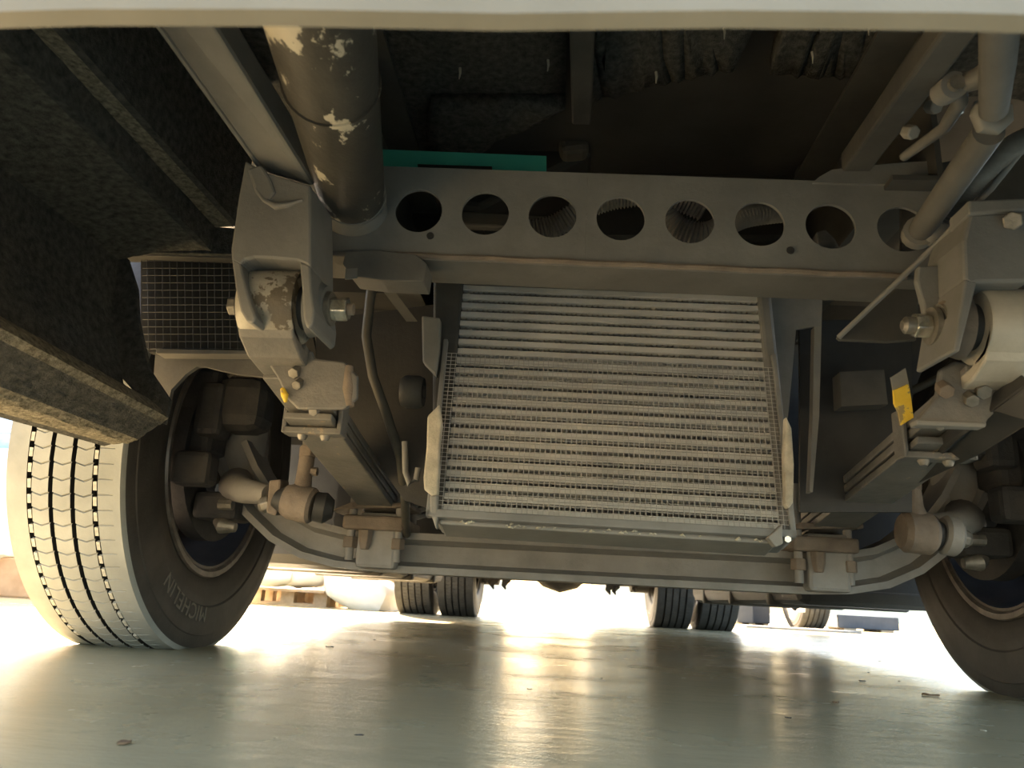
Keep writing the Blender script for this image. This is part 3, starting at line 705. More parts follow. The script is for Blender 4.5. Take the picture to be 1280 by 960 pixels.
# knuckle, caliper and steering arm inside each front wheel
def knuckle(side):
    cx = .015+side*.80; nm = 'left' if side < 0 else 'right'
    t = thing('steering_knuckle', 'dark steering knuckle and brake caliper inside the %s front wheel' % nm, 'steering knuckle', (cx, 1.75, .3))
    s = side
    def bx(name, x0, x1, y0, y1, z0, z1, mat='brake_iron', bev=.015): 
        return obj(name, MB().box((cx+min(x0*s, x1*s), y0, z0), (cx+max(x0*s, x1*s), y1, z1)), mat, t, bevel=bev)
    obj('hub', MB().tube([(cx+s*.02, 1.75, .42), (cx+s*.07, 1.75, .42), (cx+s*.10, 1.75, .42)], [.10, .09, .075], 28), 'brake_iron', t, smooth=True)
    obj('brake_disc', MB().lathe_x([(s*.055, .10), (s*.055, .19), (s*.092, .19), (s*.092, .10)], (cx, 1.75, .42), 48, True), 'brake_iron', t, smooth=True)
    bx('caliper', .015, .11, 1.58, 1.68, .40, .60); bx('caliper_bridge', -.01, .05, 1.56, 1.64, .44, .56)
    bx('actuator', -.09, .02, 1.57, 1.68, .46, .58, bev=.03)
    bx('lower_lug', -.05, .05, 1.62, 1.72, .27, .33, bev=.012)
    bx('pad_cover', -.02, .06, 1.52, 1.58, .33, .40, bev=.012)
    obj('steering_arm', MB().tube([(cx, 1.74, .37), (cx-s*.03, 1.64, .345), (cx-s*.09, 1.55, .325), (cx-s*.16, 1.51, .315)], [.040, .034, .026, .020], 14), 'axle_iron', t, smooth=True)
    obj('stud', MB().tube([(cx-s*.02, 1.60, .30), (cx-s*.05, 1.60, .30)], .012, 8), 'dull_bolt', t, smooth=True)
    obj('grease_cap', MB().tube([(cx-s*.005, 1.64, .268), (cx-s*.02, 1.63, .258), (cx-s*.05, 1.63, .255)], [.012, .018, .010], 12), 'dull_bolt', t, smooth=True)
    obj('brake_hose', MB().tube([(cx-s*.0, 1.60, .58), (cx-s*.06, 1.58, .64), (cx-s*.14, 1.62, .60), (cx-s*.22, 1.66, .56)], .009, 10), 'hose', t, smooth=True)
knuckle(-1); knuckle(1)

# ball-jointed links by the springs
def left_link():
    Y = 1.47
    t = thing('ball_joint_link', 'rusty ball joint link standing on the left steering arm', 'ball joint', tuple(at(375, 650, Y)))
    def c(px): return at(px[0], px[1], Y)
    obj('rod', MB().tube([c((388, 500)), c((387, 535)), c((386, 562))], .0125, 16), 'spring_steel', t, smooth=True)
    obj('lock_nut', MB().hexa(c((386, 558)), c((385, 571)), .0185), 'rusty_iron', t, bevel=.002)
    obj('shank', MB().tube([c((384, 571)), c((381, 590)), c((378, 612)), c((377, 625))], [.015, .015, .017, .020], 16), 'rusty_iron', t, smooth=True)
    obj('side_bolt', MB().hexa(c((373, 588)), c((397, 590)), .009), 'rusty_iron', t, bevel=.001)
    a = c((357, 625)); b = c((393, 633))
    obj('housing', MB().tube([a, a.lerp(b, .15), a.lerp(b, .2), a.lerp(b, .9), b], [.030, .033, .035, .035, .030], 24), 'rusty_iron', t, smooth=True)
    obj('boot', MB().tube([b, b+Vector((.02, .005, -.002)), b+Vector((.035, .008, -.003))], [.028, .030, .018], 20), 'black_plastic', t, smooth=True)
    obj('boot', MB().tube([a, a-Vector((.012, 0, -.001)), c((345, 622))], [.028, .022, .018], 20), 'black_plastic', t, smooth=True)
    ear = [c(p) for p in ((336, 600), (351, 599), (350, 622), (345, 645), (332, 641), (334, 620))]
    obj('arm_ear', MB().prism(ear, (0, .05, .005)), 'rusty_iron', t, bevel=.004)
    obj('castle_nut', MB().tube([c((334, 627))+Vector((0, .02, 0)), c((324, 630))+Vector((0, .02, 0)), c((319, 631))+Vector((0, .02, 0))], [.018, .017, .010], 8), 'dull_bolt', t, bevel=.002)
left_link()
def right_link():
    Y = 1.47
    t = thing('ball_joint_link', 'rusty ball joint link beside the right front wheel', 'ball joint', tuple(at(1160, 690, Y)))
    def c(px): return at(px[0], px[1], Y)
    obj('lock_nut', MB().hexa(c((1138, 600)), c((1138, 612)), .021), 'rusty_iron', t, bevel=.002)
    obj('rod', MB().tube([c((1139, 540)), c((1138, 602))], .014, 16), 'spring_steel', t, smooth=True)
    obj('shank', MB().tube([c((1138, 612)), c((1140, 635)), c((1146, 655))], [.018, .020, .024], 16), 'rusty_iron', t, smooth=True)
    a = c((1126, 664)); b = c((1168, 668))
    obj('housing', MB().tube([a, a.lerp(b, .15), a.lerp(b, .85), b], [.030, .038, .038, .030], 24), 'rusty_iron', t, smooth=True)
    obj('boot', MB().tube([b, c((1178, 668))], [.028, .022], 20), 'black_plastic', t, smooth=True)
    e = c((1176, 668)); g = c((1198, 672))
    obj('arm_ear', MB().tube([e, e.lerp(g, .2), e.lerp(g, .8), g], [.030, .036, .036, .030], 20), 'axle_iron', t, smooth=True)
    obj('castle_nut', MB().tube([g, c((1208, 674)), c((1213, 675))], [.018, .017, .012], 8), 'dull_bolt', t, bevel=.002)
right_link()

# steering shaft, universal joint, hose and dark diagonal cover at the right
def right_steering():
    t = thing('steering_shaft', 'grey steering shaft with a forked universal joint at the upper right', 'steering shaft', tuple(at(1240, 150, .74)))
    a, b = at(1236, 165, .76), at(1148, 292, 1.0)
    ps = [a.lerp(b, i/6) for i in range(7)]
    obj('lower_shaft', MB().tube(ps, [.0165]*6+[.015], 20), 'frame_grey', t, smooth=True)
    d = (b-a).normalized()
    obj('end_fitting', MB().tube([b-d*.01, b+d*.008, b+d*.02], [.022, .021, .014], 16), 'pale_plate', t, smooth=True)
    yk = at(1240, 152, .75)
    obj('yoke', MB().tube([at(1225, 128, .745), at(1222, 142, .748), at(1230, 156, .752), at(1244, 158, .755), at(1256, 148, .752), at(1258, 132, .748)], [.006, .008, .010, .010, .009, .006], 12), 'pale_plate', t, smooth=True)
    obj('upper_shaft', MB().tube([at(1250, 20, .60), at(1247, 80, .66), at(1242, 138, .73)], [.017, .016, .014], 18), 'frame_grey', t, smooth=True)
    obj('arm', MB().tube([at(1252, 78, .67), at(1222, 98, .70), at(1196, 108, .72)], [.012, .011, .010], 12), 'frame_grey', t, smooth=True)
    obj('arm', MB().tube([at(1196, 108, .72), at(1200, 128, .74), at(1180, 160, .80), at(1130, 196, .88)], [.010, .008, .007, .006], 12), 'frame_grey', t, smooth=True)
    lg = at(1186, 111, .72)
    obj('lug', MB().tube([lg-Vector((0, .012, .004)), lg+Vector((0, .012, .004))], .014, 18), 'frame_paint', t, smooth=True)
    obj('lug_bolt', MB().tube([lg-Vector((0, .018, .005)), lg-Vector((0, .010, .003))], .008, 12), 'dull_bolt', t, smooth=True)
    for px in ((1172, 134), (1143, 166)):
        p = at(*px, .82); obj('pinch_bolt', MB().hexa(p, p+Vector((-.004, .012, .010)), .009), 'pale_plate', t, bevel=.002)
    p = at(1195, 143, .80); obj('grease_nipple', MB().tube([p, p+Vector((.006, -.004, .002))], [.004, .002], 8), 'zinc', t)
    tag(obj('ribbed_hose', corr([at(1300, 168, .80), at(1262, 186, .84), at(1222, 222, .90), at(1192, 258, .95), at(1178, 276, .97)], .0125, .0056, 14, .16), 'hose_grey', smooth=True, loc=tuple(at(1222, 222, .90))),
        'grey corrugated hose curving below the steering shaft', 'hose')
    tag(obj('hose_end', MB().tube([at(1180, 272, .968), at(1166, 294, .99), at(1160, 302, 1.0)], [.0130, .0125, .011], 16), 'hose_grey', smooth=True, loc=tuple(at(1166, 294, .99))),
        'smooth grey hose end below the corrugated hose', 'hose')
    cv = [at(x, y, Y) for x, y, Y in ((1290, 478, .93), (1290, 530, .95), (1225, 570, 1.1), (1148, 606, 1.3), (1140, 598, 1.3), (1180, 560, 1.12), (1240, 515, .98))]
    tag(obj('diagonal_cover', MB().prism(cv, (0, .02, .02)), 'black_plastic', bevel=.004, loc=tuple(at(1200, 570, 1.1))),
        'black diagonal cover strip below the right spring bracket', 'cover')
    tag(obj('bracket_plate', MB().prism([at(x, y, 1.06) for x, y in ((1170, 205), (1290, 180), (1290, 262), (1210, 268), (1150, 330), (1128, 328), (1128, 231))], (0, .01, 0)), 'frame_dark', loc=tuple(at(1200, 270, 1.06))),
        'dark plate behind the corrugated hose', 'plate')
right_steering()

# small pieces between the left spring and the radiator
def left_bits():
    tag(obj('hook_bracket', MB().tube([at(506, 552, 1.28), at(507, 590, 1.28), at(512, 605, 1.28), at(520, 600, 1.28), at(523, 585, 1.28)], .0055, 10), 'frame_paint', smooth=True, loc=tuple(at(510, 600, 1.28))),
        'small bent hook left of the radiator foot', 'hook')
    tag(obj('tie_strut', MB().sweep([[at(400, 262, 1.04), at(416, 262, 1.04), at(416, 262, 1.05), at(400, 262, 1.05)], [at(508, 402, 1.25), at(522, 402, 1.25), at(522, 402, 1.26), at(508, 402, 1.26)]]), 'frame_dark', loc=tuple(at(520, 402, 1.25))),
        'thin dark strut slanting from the large pipe to the radiator', 'strut')
    tag(obj('splash_plate', MB().prism([at(x, y, 1.46) for x, y in ((395, 400), (548, 380), (548, 640), (505, 625), (430, 520), (395, 470))], (0, .01, 0)), 'black_plastic', loc=tuple(at(480, 500, 1.46))),
        'dark splash plate behind the left spring', 'plate')
    tag(obj('chassis_sticker_plate', MB().prism([at(x, y, 1.015) for x, y in ((432, 336), (447, 335), (446, 348), (431, 349))], (0, .002, 0)), 'pale_plate', loc=tuple(at(440, 342, 1.015))),
        'small scuffed plate beside the bright zinc nut', 'plate')
    tag(obj('air_hose', MB().tube([at(470, 322, 1.26), at(463, 372, 1.29), at(458, 420, 1.30), at(466, 470, 1.31), at(484, 520, 1.34), at(500, 570, 1.40), at(506, 620, 1.50), at(508, 668, 1.64)], .009, 12), 'hose', smooth=True, loc=tuple(at(466, 470, 1.31))),
        'dark hose hanging between the left hanger and the radiator', 'hose')
    tag(obj('hose_coupling', MB().lathe_x([(-.02, .012), (-.02, .026), (-.012, .030), (.012, .030), (.02, .026), (.02, .012)], tuple(at(516, 490, 1.33)), 24, True), 'frame_dark', smooth=True, loc=tuple(at(516, 490, 1.33))),
        'round dark coupling left of the radiator side seal', 'coupling')
left_bits()

# side tanks behind the front wheels
def tank(side):
    x0, x1, zb = (-1.08, -.665, .196) if side < 0 else (.67, 1.12, .168)
    t = thing('side_tank', 'black tank behind the %s front wheel' % ('left' if side < 0 else 'right'), 'tank', ((x0+x1)/2, 2.5, zb))
    obj('shell', MB().box((x0, 2.42, zb), (x1, 4.3, .86)), 'black_plastic', t, bevel=.04)
    for y in (2.75, 3.95):
        a, b = (x1-.01, -.42) if side < 0 else (.481, x0+.01)
        obj('mount_arm', MB().box((a, y-.03, .76), (b, y+.03, .84)), 'frame_dark', t, bevel=.006)
    for y in (2.75, 3.35, 3.95):
        obj('strap', MB().box((x0-.006, y-.02, zb-.006), (x1+.006, y+.02, .945)), 'frame_dark', t, bevel=.01)
tank(-1); tank(1)
def guard_plate():
    tag(obj('rear_splash_guard', MB().box((-.72, 2.30, .262), (-.34, 2.32, .98)), 'black_plastic', loc=(-.5, 2.3, .26)), 'black splash guard behind the left spring pad', 'splash guard')
    tag(obj('rear_splash_guard', MB().box((.42, 2.30, .21), (1.1, 2.32, .98)), 'black_plastic', loc=(.7, 2.3, .21)), 'black splash guard behind the right spring pad', 'splash guard')
guard_plate()

# ------------------------------------------------------------------ wheels
RT = .434
def tyre_mesh(inner=1):
    """inner = +1: the lettered face looks to +X"""
    grooves = [(-.066, .0055), (-.022, .0045), (.022, .0045), (.066, .0055)]
    half = .110; lat = []           # (u, kind) kind 0 = rib top, 1 = groove floor; rib index
    ribs = [(-half, -.0715), (-.0605, -.0265), (-.0175, .0175), (.0265, .0605), (.0715, half)]
    for ri, (a, b) in enumerate(ribs):
        for k in range(5): lat.append((a+(b-a)*k/4, 0, ri))
        if ri < 4:
            g0, g1 = b, ribs[ri+1][0]
            lat.append((g0+.0012, 1, ri)); lat.append((g1-.0012, 1, ri))
    NB = 96; sub = (0.0, .06, .5, .94)
    side = [(.1145, .430), (.120, .421), (.1225, .408), (.1245, .396), (.1265, .394), (.1275, .382), (.1268, .378), (.1295, .360), (.1295, .335), (.1265, .331), (.1265, .318), (.1245, .312), (.1205, .292), (.1150, .276), (.1080, .268), (.100, .262), (.090, .262)]
    left = [(-x, r) for x, r in reversed(side)]
    vs = []; n = 0; rows = []
    for kb in range(NB):
        for sidx, s in enumerate(sub):
            row = []
            for (u, r) in left:
                a = 2*PI*(kb+s)/NB; row.append((u, r, a))
            for (u, kind, ri) in lat:
                crown = -.004*(u/half)**2
                a = 2*PI*(kb+s)/NB
                zig = .0013*math.sin(2*PI*(kb+s)*1.0)
                if kind: row.append((u+zig, RT-.013, a)); continue
                r = RT+crown; uu = u
                if ri in (1, 2, 3):
                    c, hw = (ribs[ri][0]+ribs[ri][1])/2, (ribs[ri][1]-ribs[ri][0])/2
                    a += .012*(1-abs(u-c)/hw)
                    if sidx == 0: r -= .0035
                    uu = u+zig
                elif ri == 4:
                    if sidx == 0 and .075 < u < .098: r -= .003
                row.append((uu, r, a))
            for (u, r) in side: row.append((u, r, 2*PI*(kb+s)/NB))
            rows.append(row)
    n = len(rows[0]); NR = len(rows)
    for row in rows:
        for (u, r, a) in row:
            y, z = r*math.cos(a), r*math.sin(a)
            if z < -.420: z = -.420
            vs.append((u*inner, y, z))
    nl = len(left); m_top, m_gr, m_sd = [], [], []
    me = bpy.data.meshes.new('tyre'); fs = []; mi = []
    for k in range(NR):
        k2 = (k+1) % NR
        for i in range(n-1):
            fs.append((k*n+i, k*n+i+1, k2*n+i+1, k2*n+i))
            if i < nl-2 or i >= nl+len(lat)+1: mi.append(1)
            elif nl <= i < nl+len(lat)-1 and (lat[i-nl][1] or lat[i-nl+1][1]): mi.append(2)
            else: mi.append(0)
    me.from_pydata(vs, [], fs)
    for nme in ('tread_rubber', 'side_rubber', 'groove_rubber'): me.materials.append(MATS[nme])
    me.polygons.foreach_set('material_index', mi)
    bm = bmesh.new(); bm.from_mesh(me); bmesh.ops.recalc_face_normals(bm, faces=bm.faces); bm.to_mesh(me); bm.free()
    return me
TYRE = tyre_mesh(1)
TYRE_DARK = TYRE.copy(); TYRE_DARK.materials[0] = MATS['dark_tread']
def sidewall_x(r):      # lateral position of the sidewall at radius r
    tb = [(.262, .100), (.276, .115), (.292, .1205), (.312, .1245), (.335, .1295), (.360, .1295), (.378, .1268), (.396, .1245)]
    for (r0, x0), (r1, x1) in zip(tb, tb[1:]):
        if r0 <= r <= r1: return x0+(x1-x0)*(r-r0)/(r1-r0)
    return .1245
def text_mesh(body, size, r0, a_mid, inner, raise_=.0012):
    cu = bpy.data.curves.new('lettering', 'FONT'); cu.body = body; cu.size = size; cu.align_x = 'CENTER'; cu.space_character = 1.12; cu.resolution_u = 3
    ob = bpy.data.objects.new('lettering_src', cu); COL.objects.link(ob)
    dg = bpy.context.evaluated_depsgraph_get(); me = bpy.data.meshes.new_from_object(ob.evaluated_get(dg))
    bpy.data.objects.remove(ob); bpy.data.curves.remove(cu)
    bm = bmesh.new(); bm.from_mesh(me)
    bmesh.ops.subdivide_edges(bm, edges=bm.edges, cuts=1)
    for v in bm.verts:
        # tops outwards, reading clockwise for someone facing the wall
        r = r0+v.co.y; a = a_mid - v.co.x/(r0+size*.35)*inner
        v.co = Vector((inner*(sidewall_x(r)+raise_), r*math.cos(a), r*math.sin(a)))
    bm.to_mesh(me); bm.free()
    return me

def front_wheel(side):
    nm = 'left' if side < 0 else 'right'
    cx = -.942 if side < 0 else 1.0
    inner = -side
    t = thing('wheel_assembly', 'grey dusty %s front wheel with ribbed tread' % nm, 'wheel', (cx, 1.75, .42))
    ty = bpy.data.objects.new('tyre', TYRE); COL.objects.link(ty); ty.parent = t; ty.rotation_euler = (0, 0, 0)
    ty.scale = (.94*inner, 1, 1)
    for p in TYRE.polygons: p.use_smooth = True
    md = ty.modifiers.new('edge', 'EDGE_SPLIT'); md.split_angle = math.radians(32)
    W0 = Vector((cx, 1.75, .42))
    # rim: bead seat, well and disc
    def lx(prof, seg=56, closed=True): return MB().lathe_x([(x*inner, r) for x, r in prof], tuple(W0), seg, closed)
    rim = obj('rim', lx([(.104, .262), (.104, .246), (.06, .240), (.02, .225), (-.03, .225), (-.05, .215), (-.058, .10), (-.064, .10), (-.060, .225), (-.03, .235), (.02, .235), (.06, .250), (.09, .258)]), 'rim_steel', t, smooth=True)
    obj('rim_lip', lx([(.098, .264), (.106, .272), (.111, .269), (.110, .258), (.100, .248), (.094, .250)]), 'rim_lip', rim, smooth=True)
    # groove inserts
    em = MB().box((-.0036, -.003, -.0080), (.0036, .003, .0080)).mesh('groove_block')
    em.materials.append(MATS['ejector'])
    for u in (-.066, .066):
        for k in range(96):
            a = 2*PI*(k+.45)/96
            if math.sin(a) < -.93: continue
            if math.cos(a) > .35: continue          # the hidden rear half of the tyre has none in view
            o = bpy.data.objects.new('groove_block', em); COL.objects.link(o); o.parent = ty
            r = RT-.0045
            o.location = (u, r*math.cos(a), r*math.sin(a)); o.rotation_euler = (a-PI/2+PI/2, 0, 0)
    # raised brand lettering on the inner wall
    if side < 0:
        me = text_mesh('MICHELIN', .046, .334, math.radians(-110), 1)
        me.materials.append(MATS['letter_rubber'])
        o = bpy.data.objects.new('lettering', me); COL.objects.link(o); o.parent = ty; o['label'] = 'raised MICHELIN lettering'
        md = o.modifiers.new('thick', 'SOLIDIFY'); md.thickness = .0015; md.offset = 0
    return t
FWL = front_wheel(-1); FWR = front_wheel(1)

def rear_wheels():
    names = {(-1, 1): 'outer tyre of the left rear pair', (-1, 0): 'inner tyre of the left rear pair', (1, 0): 'inner tyre of the right rear pair', (1, 1): 'outer tyre of the right rear pair'}
    rimm = None
    for s in (-1, 1):
        for k in (0, 1):
            cx = s*(.722 + .292*k) + .0
            t = thing('wheel_assembly', 'dark %s in the distance' % names[(s, k)], 'wheel', (cx, 5.59, .42), 'twin rear wheels')
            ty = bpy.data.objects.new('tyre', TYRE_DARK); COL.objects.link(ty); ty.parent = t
            md = ty.modifiers.new('edge', 'EDGE_SPLIT'); md.split_angle = math.radians(32)
            mb = MB().lathe_x([(.10, .262), (.10, .246), (.02, .225), (-.06, .225), (-.09, .246), (-.10, .262), (-.06, .235), (.02, .235)], (cx, 5.59, .42), 40, True)
            r = obj('rim', mb, 'rim_steel', t, smooth=True)
            obj('disc', MB().lathe_x([(0, .09), (0, .228), (.01, .228), (.01, .09)], (cx, 5.59, .42), 40, True), 'rim_steel', r, smooth=True)
    t = thing('rear_axle', 'rear axle with a round differential bulge between the twin wheels', 'axle', (.0, 5.59, .19))
    obj('axle_tube', MB().tube([(-1.0, 5.59, .42), (-.5, 5.59, .42), (.5, 5.59, .42), (1.0, 5.59, .42)], [.09, .10, .10, .09], 20), 'brake_iron', t, smooth=True)
    obj('differential', MB().lathe_x([(-.24, .05), (-.20, .12), (-.12, .19), (0, .225), (.12, .19), (.20, .12), (.24, .05)], (-.03, 5.55, .415), 32), 'brake_iron', t, smooth=True)
    for s in (-1, 1):
        obj('brake_drum', MB().tube([(s*.46, 5.59, .42), (s*.58, 5.59, .42)], .20, 28), 'brake_iron', t, smooth=True)
    obj('spring_seat', MB().box((-.62, 5.2, .262), (-.36, 5.9, .34)).box((.36, 5.2, .262), (.62, 5.9, .34)), 'brake_iron', t, bevel=.01)
    obj('cross_tube', MB().box((-.70, 5.30, .255), (.70, 5.40, .50)), 'brake_iron', t, bevel=.01)
    # ragged dirt hanging under the cross tube
    for px in ((612, 724, 7), (622, 728, 9), (637, 730, 8), (768, 735, 9), (775, 738, 7), (800, 737, 5)):
        p = at(px[0]-6, px[1]-4, 5.3); s = px[2]*.0055
        obj('hanging_dirt', MB().tube([p+Vector((0, .03, .04)), p+Vector((s*.2, .03, 0)), p+Vector((-s*.2, .03, -s*.7)), p+Vector((s*.15, .03, -s*1.3))], [s*.9, s*.7, s*.4, s*.1], 7), 'dark_chip', t)
rear_wheels()

# ------------------------------------------------------------------ yard behind, left: sacks, pallets, shelf
def sack(c, sx, sy, sz, label, mat='sack', tilt=0, group='white sacks on the pallets'):
    bm = bmesh.new(); bmesh.ops.create_uvsphere(bm, u_segments=20, v_segments=12, radius=1)
    rnd = random.Random(int(abs(c[0]*977+c[1]*131+c[2]*77)))
    ph = [rnd.uniform(0, 6.28) for _ in range(6)]
    for v in bm.verts:
        x, y, z = v.co
        def sq(t, e): return math.copysign(abs(t)**e, t)
        x, y, z = sq(x, .55), sq(y, .55), sq(z, .75)
        w = 1+.06*math.sin(5*x+ph[0])*math.cos(4*z+ph[1])+.05*math.sin(7*y+ph[2]+3*x)
        v.co = Vector((x*sx*w, y*sy*w, z*sz*w*(1-.12*abs(x))))
    bmesh.ops.rotate(bm, verts=bm.verts, cent=(0, 0, 0), matrix=Matrix.Rotation(tilt, 3, 'Y'))
    me = bpy.data.meshes.new('sack'); bm.to_mesh(me); bm.free()
    o = obj('sack', me, mat, None, smooth=True, loc=c); tag(o, label, 'sack', group); return o
def yard_left():
    Y = 5.9
    def pallet(x0, x1, y0, y1, lab):
        t = thing('pallet', lab, 'pallet', ((x0+x1)/2, (y0+y1)/2, 0))
        for i in range(3):
            y = y0+(y1-y0)*(i+.5)/3; obj('runner', MB().box((x0, y-.04, 0), (x1, y+.04, .02)), 'plank', t)
            for k in range(3):
                x = x0+.05+(x1-x0-.1)*k/2; obj('pallet_block', MB().box((x-.05, y-.04, .02), (x+.05, y+.04, .10)), 'plank', t)
        for i in range(6):
            y = y0+(y1-y0)*(i+.5)/6; obj('deck_board', MB().box((x0, y-.055, .10), (x1, y+.055, .12)), 'plank', t)
    pallet(-2.35, -1.75, 5.75, 6.5, 'wooden pallet under white bags, seen under the truck at left')
    sack((-2.44, 5.55, .10), .16, .16, .10, 'crumpled white sack with green corner on the floor near the left wheel', tilt=.3)
    o = sack((-2.30, 5.52, .24), .06, .05, .07, 'small green bag corner on the crumpled white sack', 'sack_green', .4)
    sack((-2.18, 5.85, .22), .20, .20, .09, 'white sack lying on the left end of the wooden pallet')
    sack((-1.95, 5.95, .23), .18, .22, .10, 'white sack lying on the right end of the wooden pallet', tilt=-.1)
    sack((-2.05, 6.05, .43), .22, .2, .10, 'white sack on top of the two pallet sacks')
    sack((-1.50, 5.9, .14), .30, .30, .15, 'large pale bag slumped on the floor beside the pallet', tilt=.35)
    t = thing('block_stack', 'stack of pale concrete blocks and boards behind the white bags', 'block stack', (-1.7, 7.6, 0))
    for j in range(4):
        for i in range(4):
            obj('block', MB().box((-2.45+.36*i+.08*(j % 2), 7.5, .13*j), (-2.12+.36*i+.08*(j % 2), 7.75, .13*j+.12)), 'block' if (i+j) % 3 else 'plank', t, bevel=.008)
    t = thing('storage_rack', 'grey storage rack behind the blocks', 'rack', (-2.2, 8.6, 0))
    for x in (-3.9, -2.9, -1.9, -1.2): obj('post', MB().box((x-.03, 8.6, 0), (x+.03, 8.66, 1.6)), 'shelf_grey', t)
    for z in (.3, .8, 1.3): obj('shelf', MB().box((-3.95, 8.55, z), (-1.15, 9.1, z+.05)), 'shelf_grey', t)
    for i in range(8):
        x = -3.8+i*.33; tag(obj('rack_box', MB().box((x, 8.6, .35), (x+.28, 9.0, .62+.1*(i % 3))), ('block', 'clear_film', 'shelf_grey')[i % 3], bevel=.01, loc=(x+.14, 8.8, .35)), '%s box on the lower shelf of the grey rack' % ('leftmost', 'second', 'third', 'fourth', 'fifth', 'sixth', 'seventh', 'rightmost')[i], 'box', 'boxes on the grey rack')
    # wrapped goods to the left of the front wheel
    t = thing('wrapped_pallet', 'brown carton stack wrapped in clear film left of the front wheel', 'wrapped goods', (-3.6, 4.4, 0))
    obj('carton', MB().box((-4.3, 4.2, .0), (-3.16, 5.0, .19)), 'carton', t, bevel=.01)
    obj('carton', MB().box((-3.14, 4.2, .0), (-2.90, 5.0, .21)), 'carton', t, bevel=.01)
    obj('film_wrap', MB().box((-4.4, 4.15, .20), (-3.08, 5.1, .82)), 'clear_film', t, bevel=.06)
    t = thing('blue_load', 'blue wrapped load on top of the film-wrapped cartons', 'wrapped goods', (-3.7, 4.6, .82))
    obj('load', MB().box((-4.4, 4.3, .82), (-3.05, 5.2, 1.4)), 'blue_film', t, bevel=.05)
    for z in (.93, 1.05): obj('strap', MB().box((-4.41, 4.29, z), (-3.04, 5.21, z+.015)), 'clear_film', t)
yard_left()

def yard_right():
    t = thing('parked_trailer', 'white trailer flank with low frame parked far right', 'trailer', (2.4, 8.4, 0))
    obj('side_board', MB().box((1.6, 8.6, .36), (2.35, 8.7, .62)), 'truck_white', t, bevel=.01)
    obj('frame', MB().prism([(1.6, 8.5, .335), (2.6, 8.5, .40), (2.6, 8.5, .44), (1.6, 8.5, .365)], (0, .1, 0)), 'crate_dark', t)
    obj('mudguard', MB().sweep([[(2.12+.0*i, 7.75+.48*math.cos(a), .40+.48*math.sin(a)), (2.17, 7.75+.48*math.cos(a), .40+.48*math.sin(a)), (2.17, 7.75+.50*math.cos(a), .40+.50*math.sin(a)), (2.12, 7.75+.50*math.cos(a), .40+.50*math.sin(a))] for i in range(13) for a in (math.radians(60+150*i/12),)]), 'truck_white', t, smooth=True)
    w = thing('wheel_assembly', 'ribbed tyre of the trailer parked far right', 'wheel', (2.32, 7.8, .42))
    ty = bpy.data.objects.new('tyre', TYRE_DARK); COL.objects.link(ty); ty.parent = w
    obj('rim', MB().lathe_x([(.10, .262), (.10, .246), (0, .225), (0, .08), (.01, .08), (.02, .235)], (2.32, 7.8, .42), 32, True), 'rim_steel', w, smooth=True)
    for i, (x0, x1, y, h, lab) in enumerate(((1.72, 1.88, 8.0, .30, 'narrow dark blue crate right of the twin rear tyres'), (1.90, 2.12, 8.3, .32, 'wider dark crate next to the narrow blue crate'), (2.75, 3.35, 8.2, .15, 'low dark pallet beyond the trailer tyre'))):
        t = thing('crate', lab, 'crate', ((x0+x1)/2, y, 0))
        obj('body', MB().box((x0, y, .02), (x1, y+.5, h)), 'crate_dark', t, bevel=.01)
        for k in range(2): obj('skid', MB().box((x0+(x1-x0)*(.1+.6*k), y, 0), (x0+(x1-x0)*(.3+.6*k), y+.5, .02)), 'plank', t)
    tag(obj('floor_mat', MB().box((1.55, 6.9, 0), (2.5, 7.15, .02)), 'pale_plate', bevel=.004, loc=(2.0, 7.0, 0)), 'pale plank lying on the sunlit floor at far right', 'plank')
yard_right()

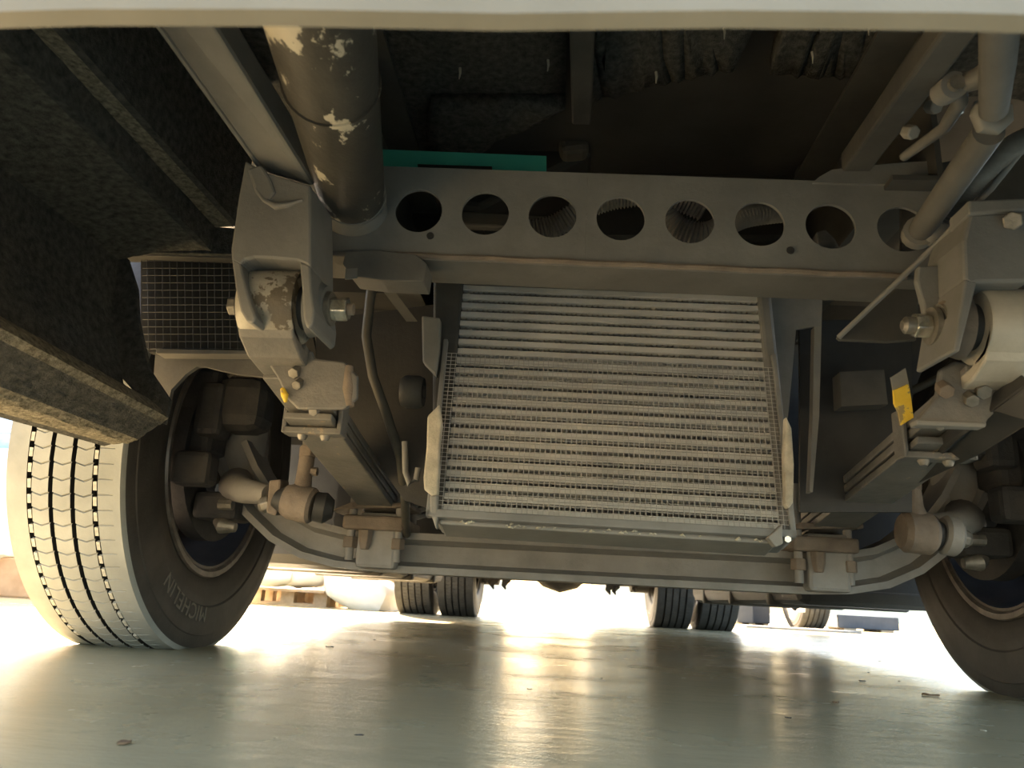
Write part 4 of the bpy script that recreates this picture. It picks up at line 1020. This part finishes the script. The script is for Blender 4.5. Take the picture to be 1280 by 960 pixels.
# ------------------------------------------------------------------ litter on the floor
def litter():
    items = [(1045, 879, .010, 'dry_leaf', 'brown leaf scrap on the floor below the radiator right corner'), (1163, 870, .015, 'dry_leaf', 'large brown leaf curl near the right front wheel'),
             (1228, 914, .006, 'pale_leaf', 'pale leaf scrap in the lower right corner'), (1078, 852, .009, 'dark_chip', 'thin dark twig beside the right front wheel'),
             (1086, 841, .006, 'dark_chip', 'dark chip above the thin twig'), (1124, 852, .006, 'dry_leaf', 'small brown chip left of the large leaf curl'),
             (1100, 827, .006, 'dark_chip', 'tiny dark chip on the bright floor at right'), (155, 930, .009, 'dry_leaf', 'tan leaf scrap in the lower left corner'),
             (412, 809, .010, 'dark_chip', 'dark clod on the floor right of the left wheel'), (468, 800, .010, 'dark_chip', 'small dark crumb left of the twin rear tyres'),
             (495, 816, .005, 'dark_chip', 'tiny crumb below the left twin rear tyres'), (662, 862, .004, 'dark_chip', 'dark crumb in the golden floor reflection'),
             (752, 848, .005, 'dark_chip', 'small crumb right of the golden reflection'), (450, 920, .005, 'dark_chip', 'dark stain-like scrap low in the centre left'), (985, 898, .006, 'dark_chip', 'dark crumb in the right foreground')]
    for k, (x, y, s, m, lab) in enumerate(items):
        d = _fwd + RGT*((x-CX)/F) + UPV*((CY-y)/F); p = EYE + d*(-EYE.z/d.z)
        rnd = random.Random(k*17+3); vs = []; n = 9
        a0 = rnd.uniform(0, 3)
        top = [(math.cos(a0)*math.cos(2*PI*i/n)*s - math.sin(a0)*math.sin(2*PI*i/n)*s*.45, math.sin(a0)*math.cos(2*PI*i/n)*s + math.cos(a0)*math.sin(2*PI*i/n)*s*.45) for i in range(n)]
        q = [rnd.uniform(.65, 1.2) for _ in range(n)]
        lo = [Vector((p.x+a*q[i], p.y+b*q[i], .0005+.12*s*abs(math.sin(i*1.7))*.3)) for i, (a, b) in enumerate(top)]
        hi = [v*1 + Vector((0, 0, .10*s+.18*s*rnd.random())) for v in lo]
        c = Vector((p.x, p.y, .22*s))
        mb = MB(); mb.add(lo+hi+[c], [tuple(range(n))[::-1]]+[(i, (i+1) % n, n+(i+1) % n, n+i) for i in range(n)]+[(n+i, n+(i+1) % n, 2*n) for i in range(n)])
        tag(obj('leaf_scrap' if 'leaf' in m else 'floor_crumb', mb, m, None, loc=(p.x, p.y, 0)), lab, 'litter', 'scraps on the floor')
litter()
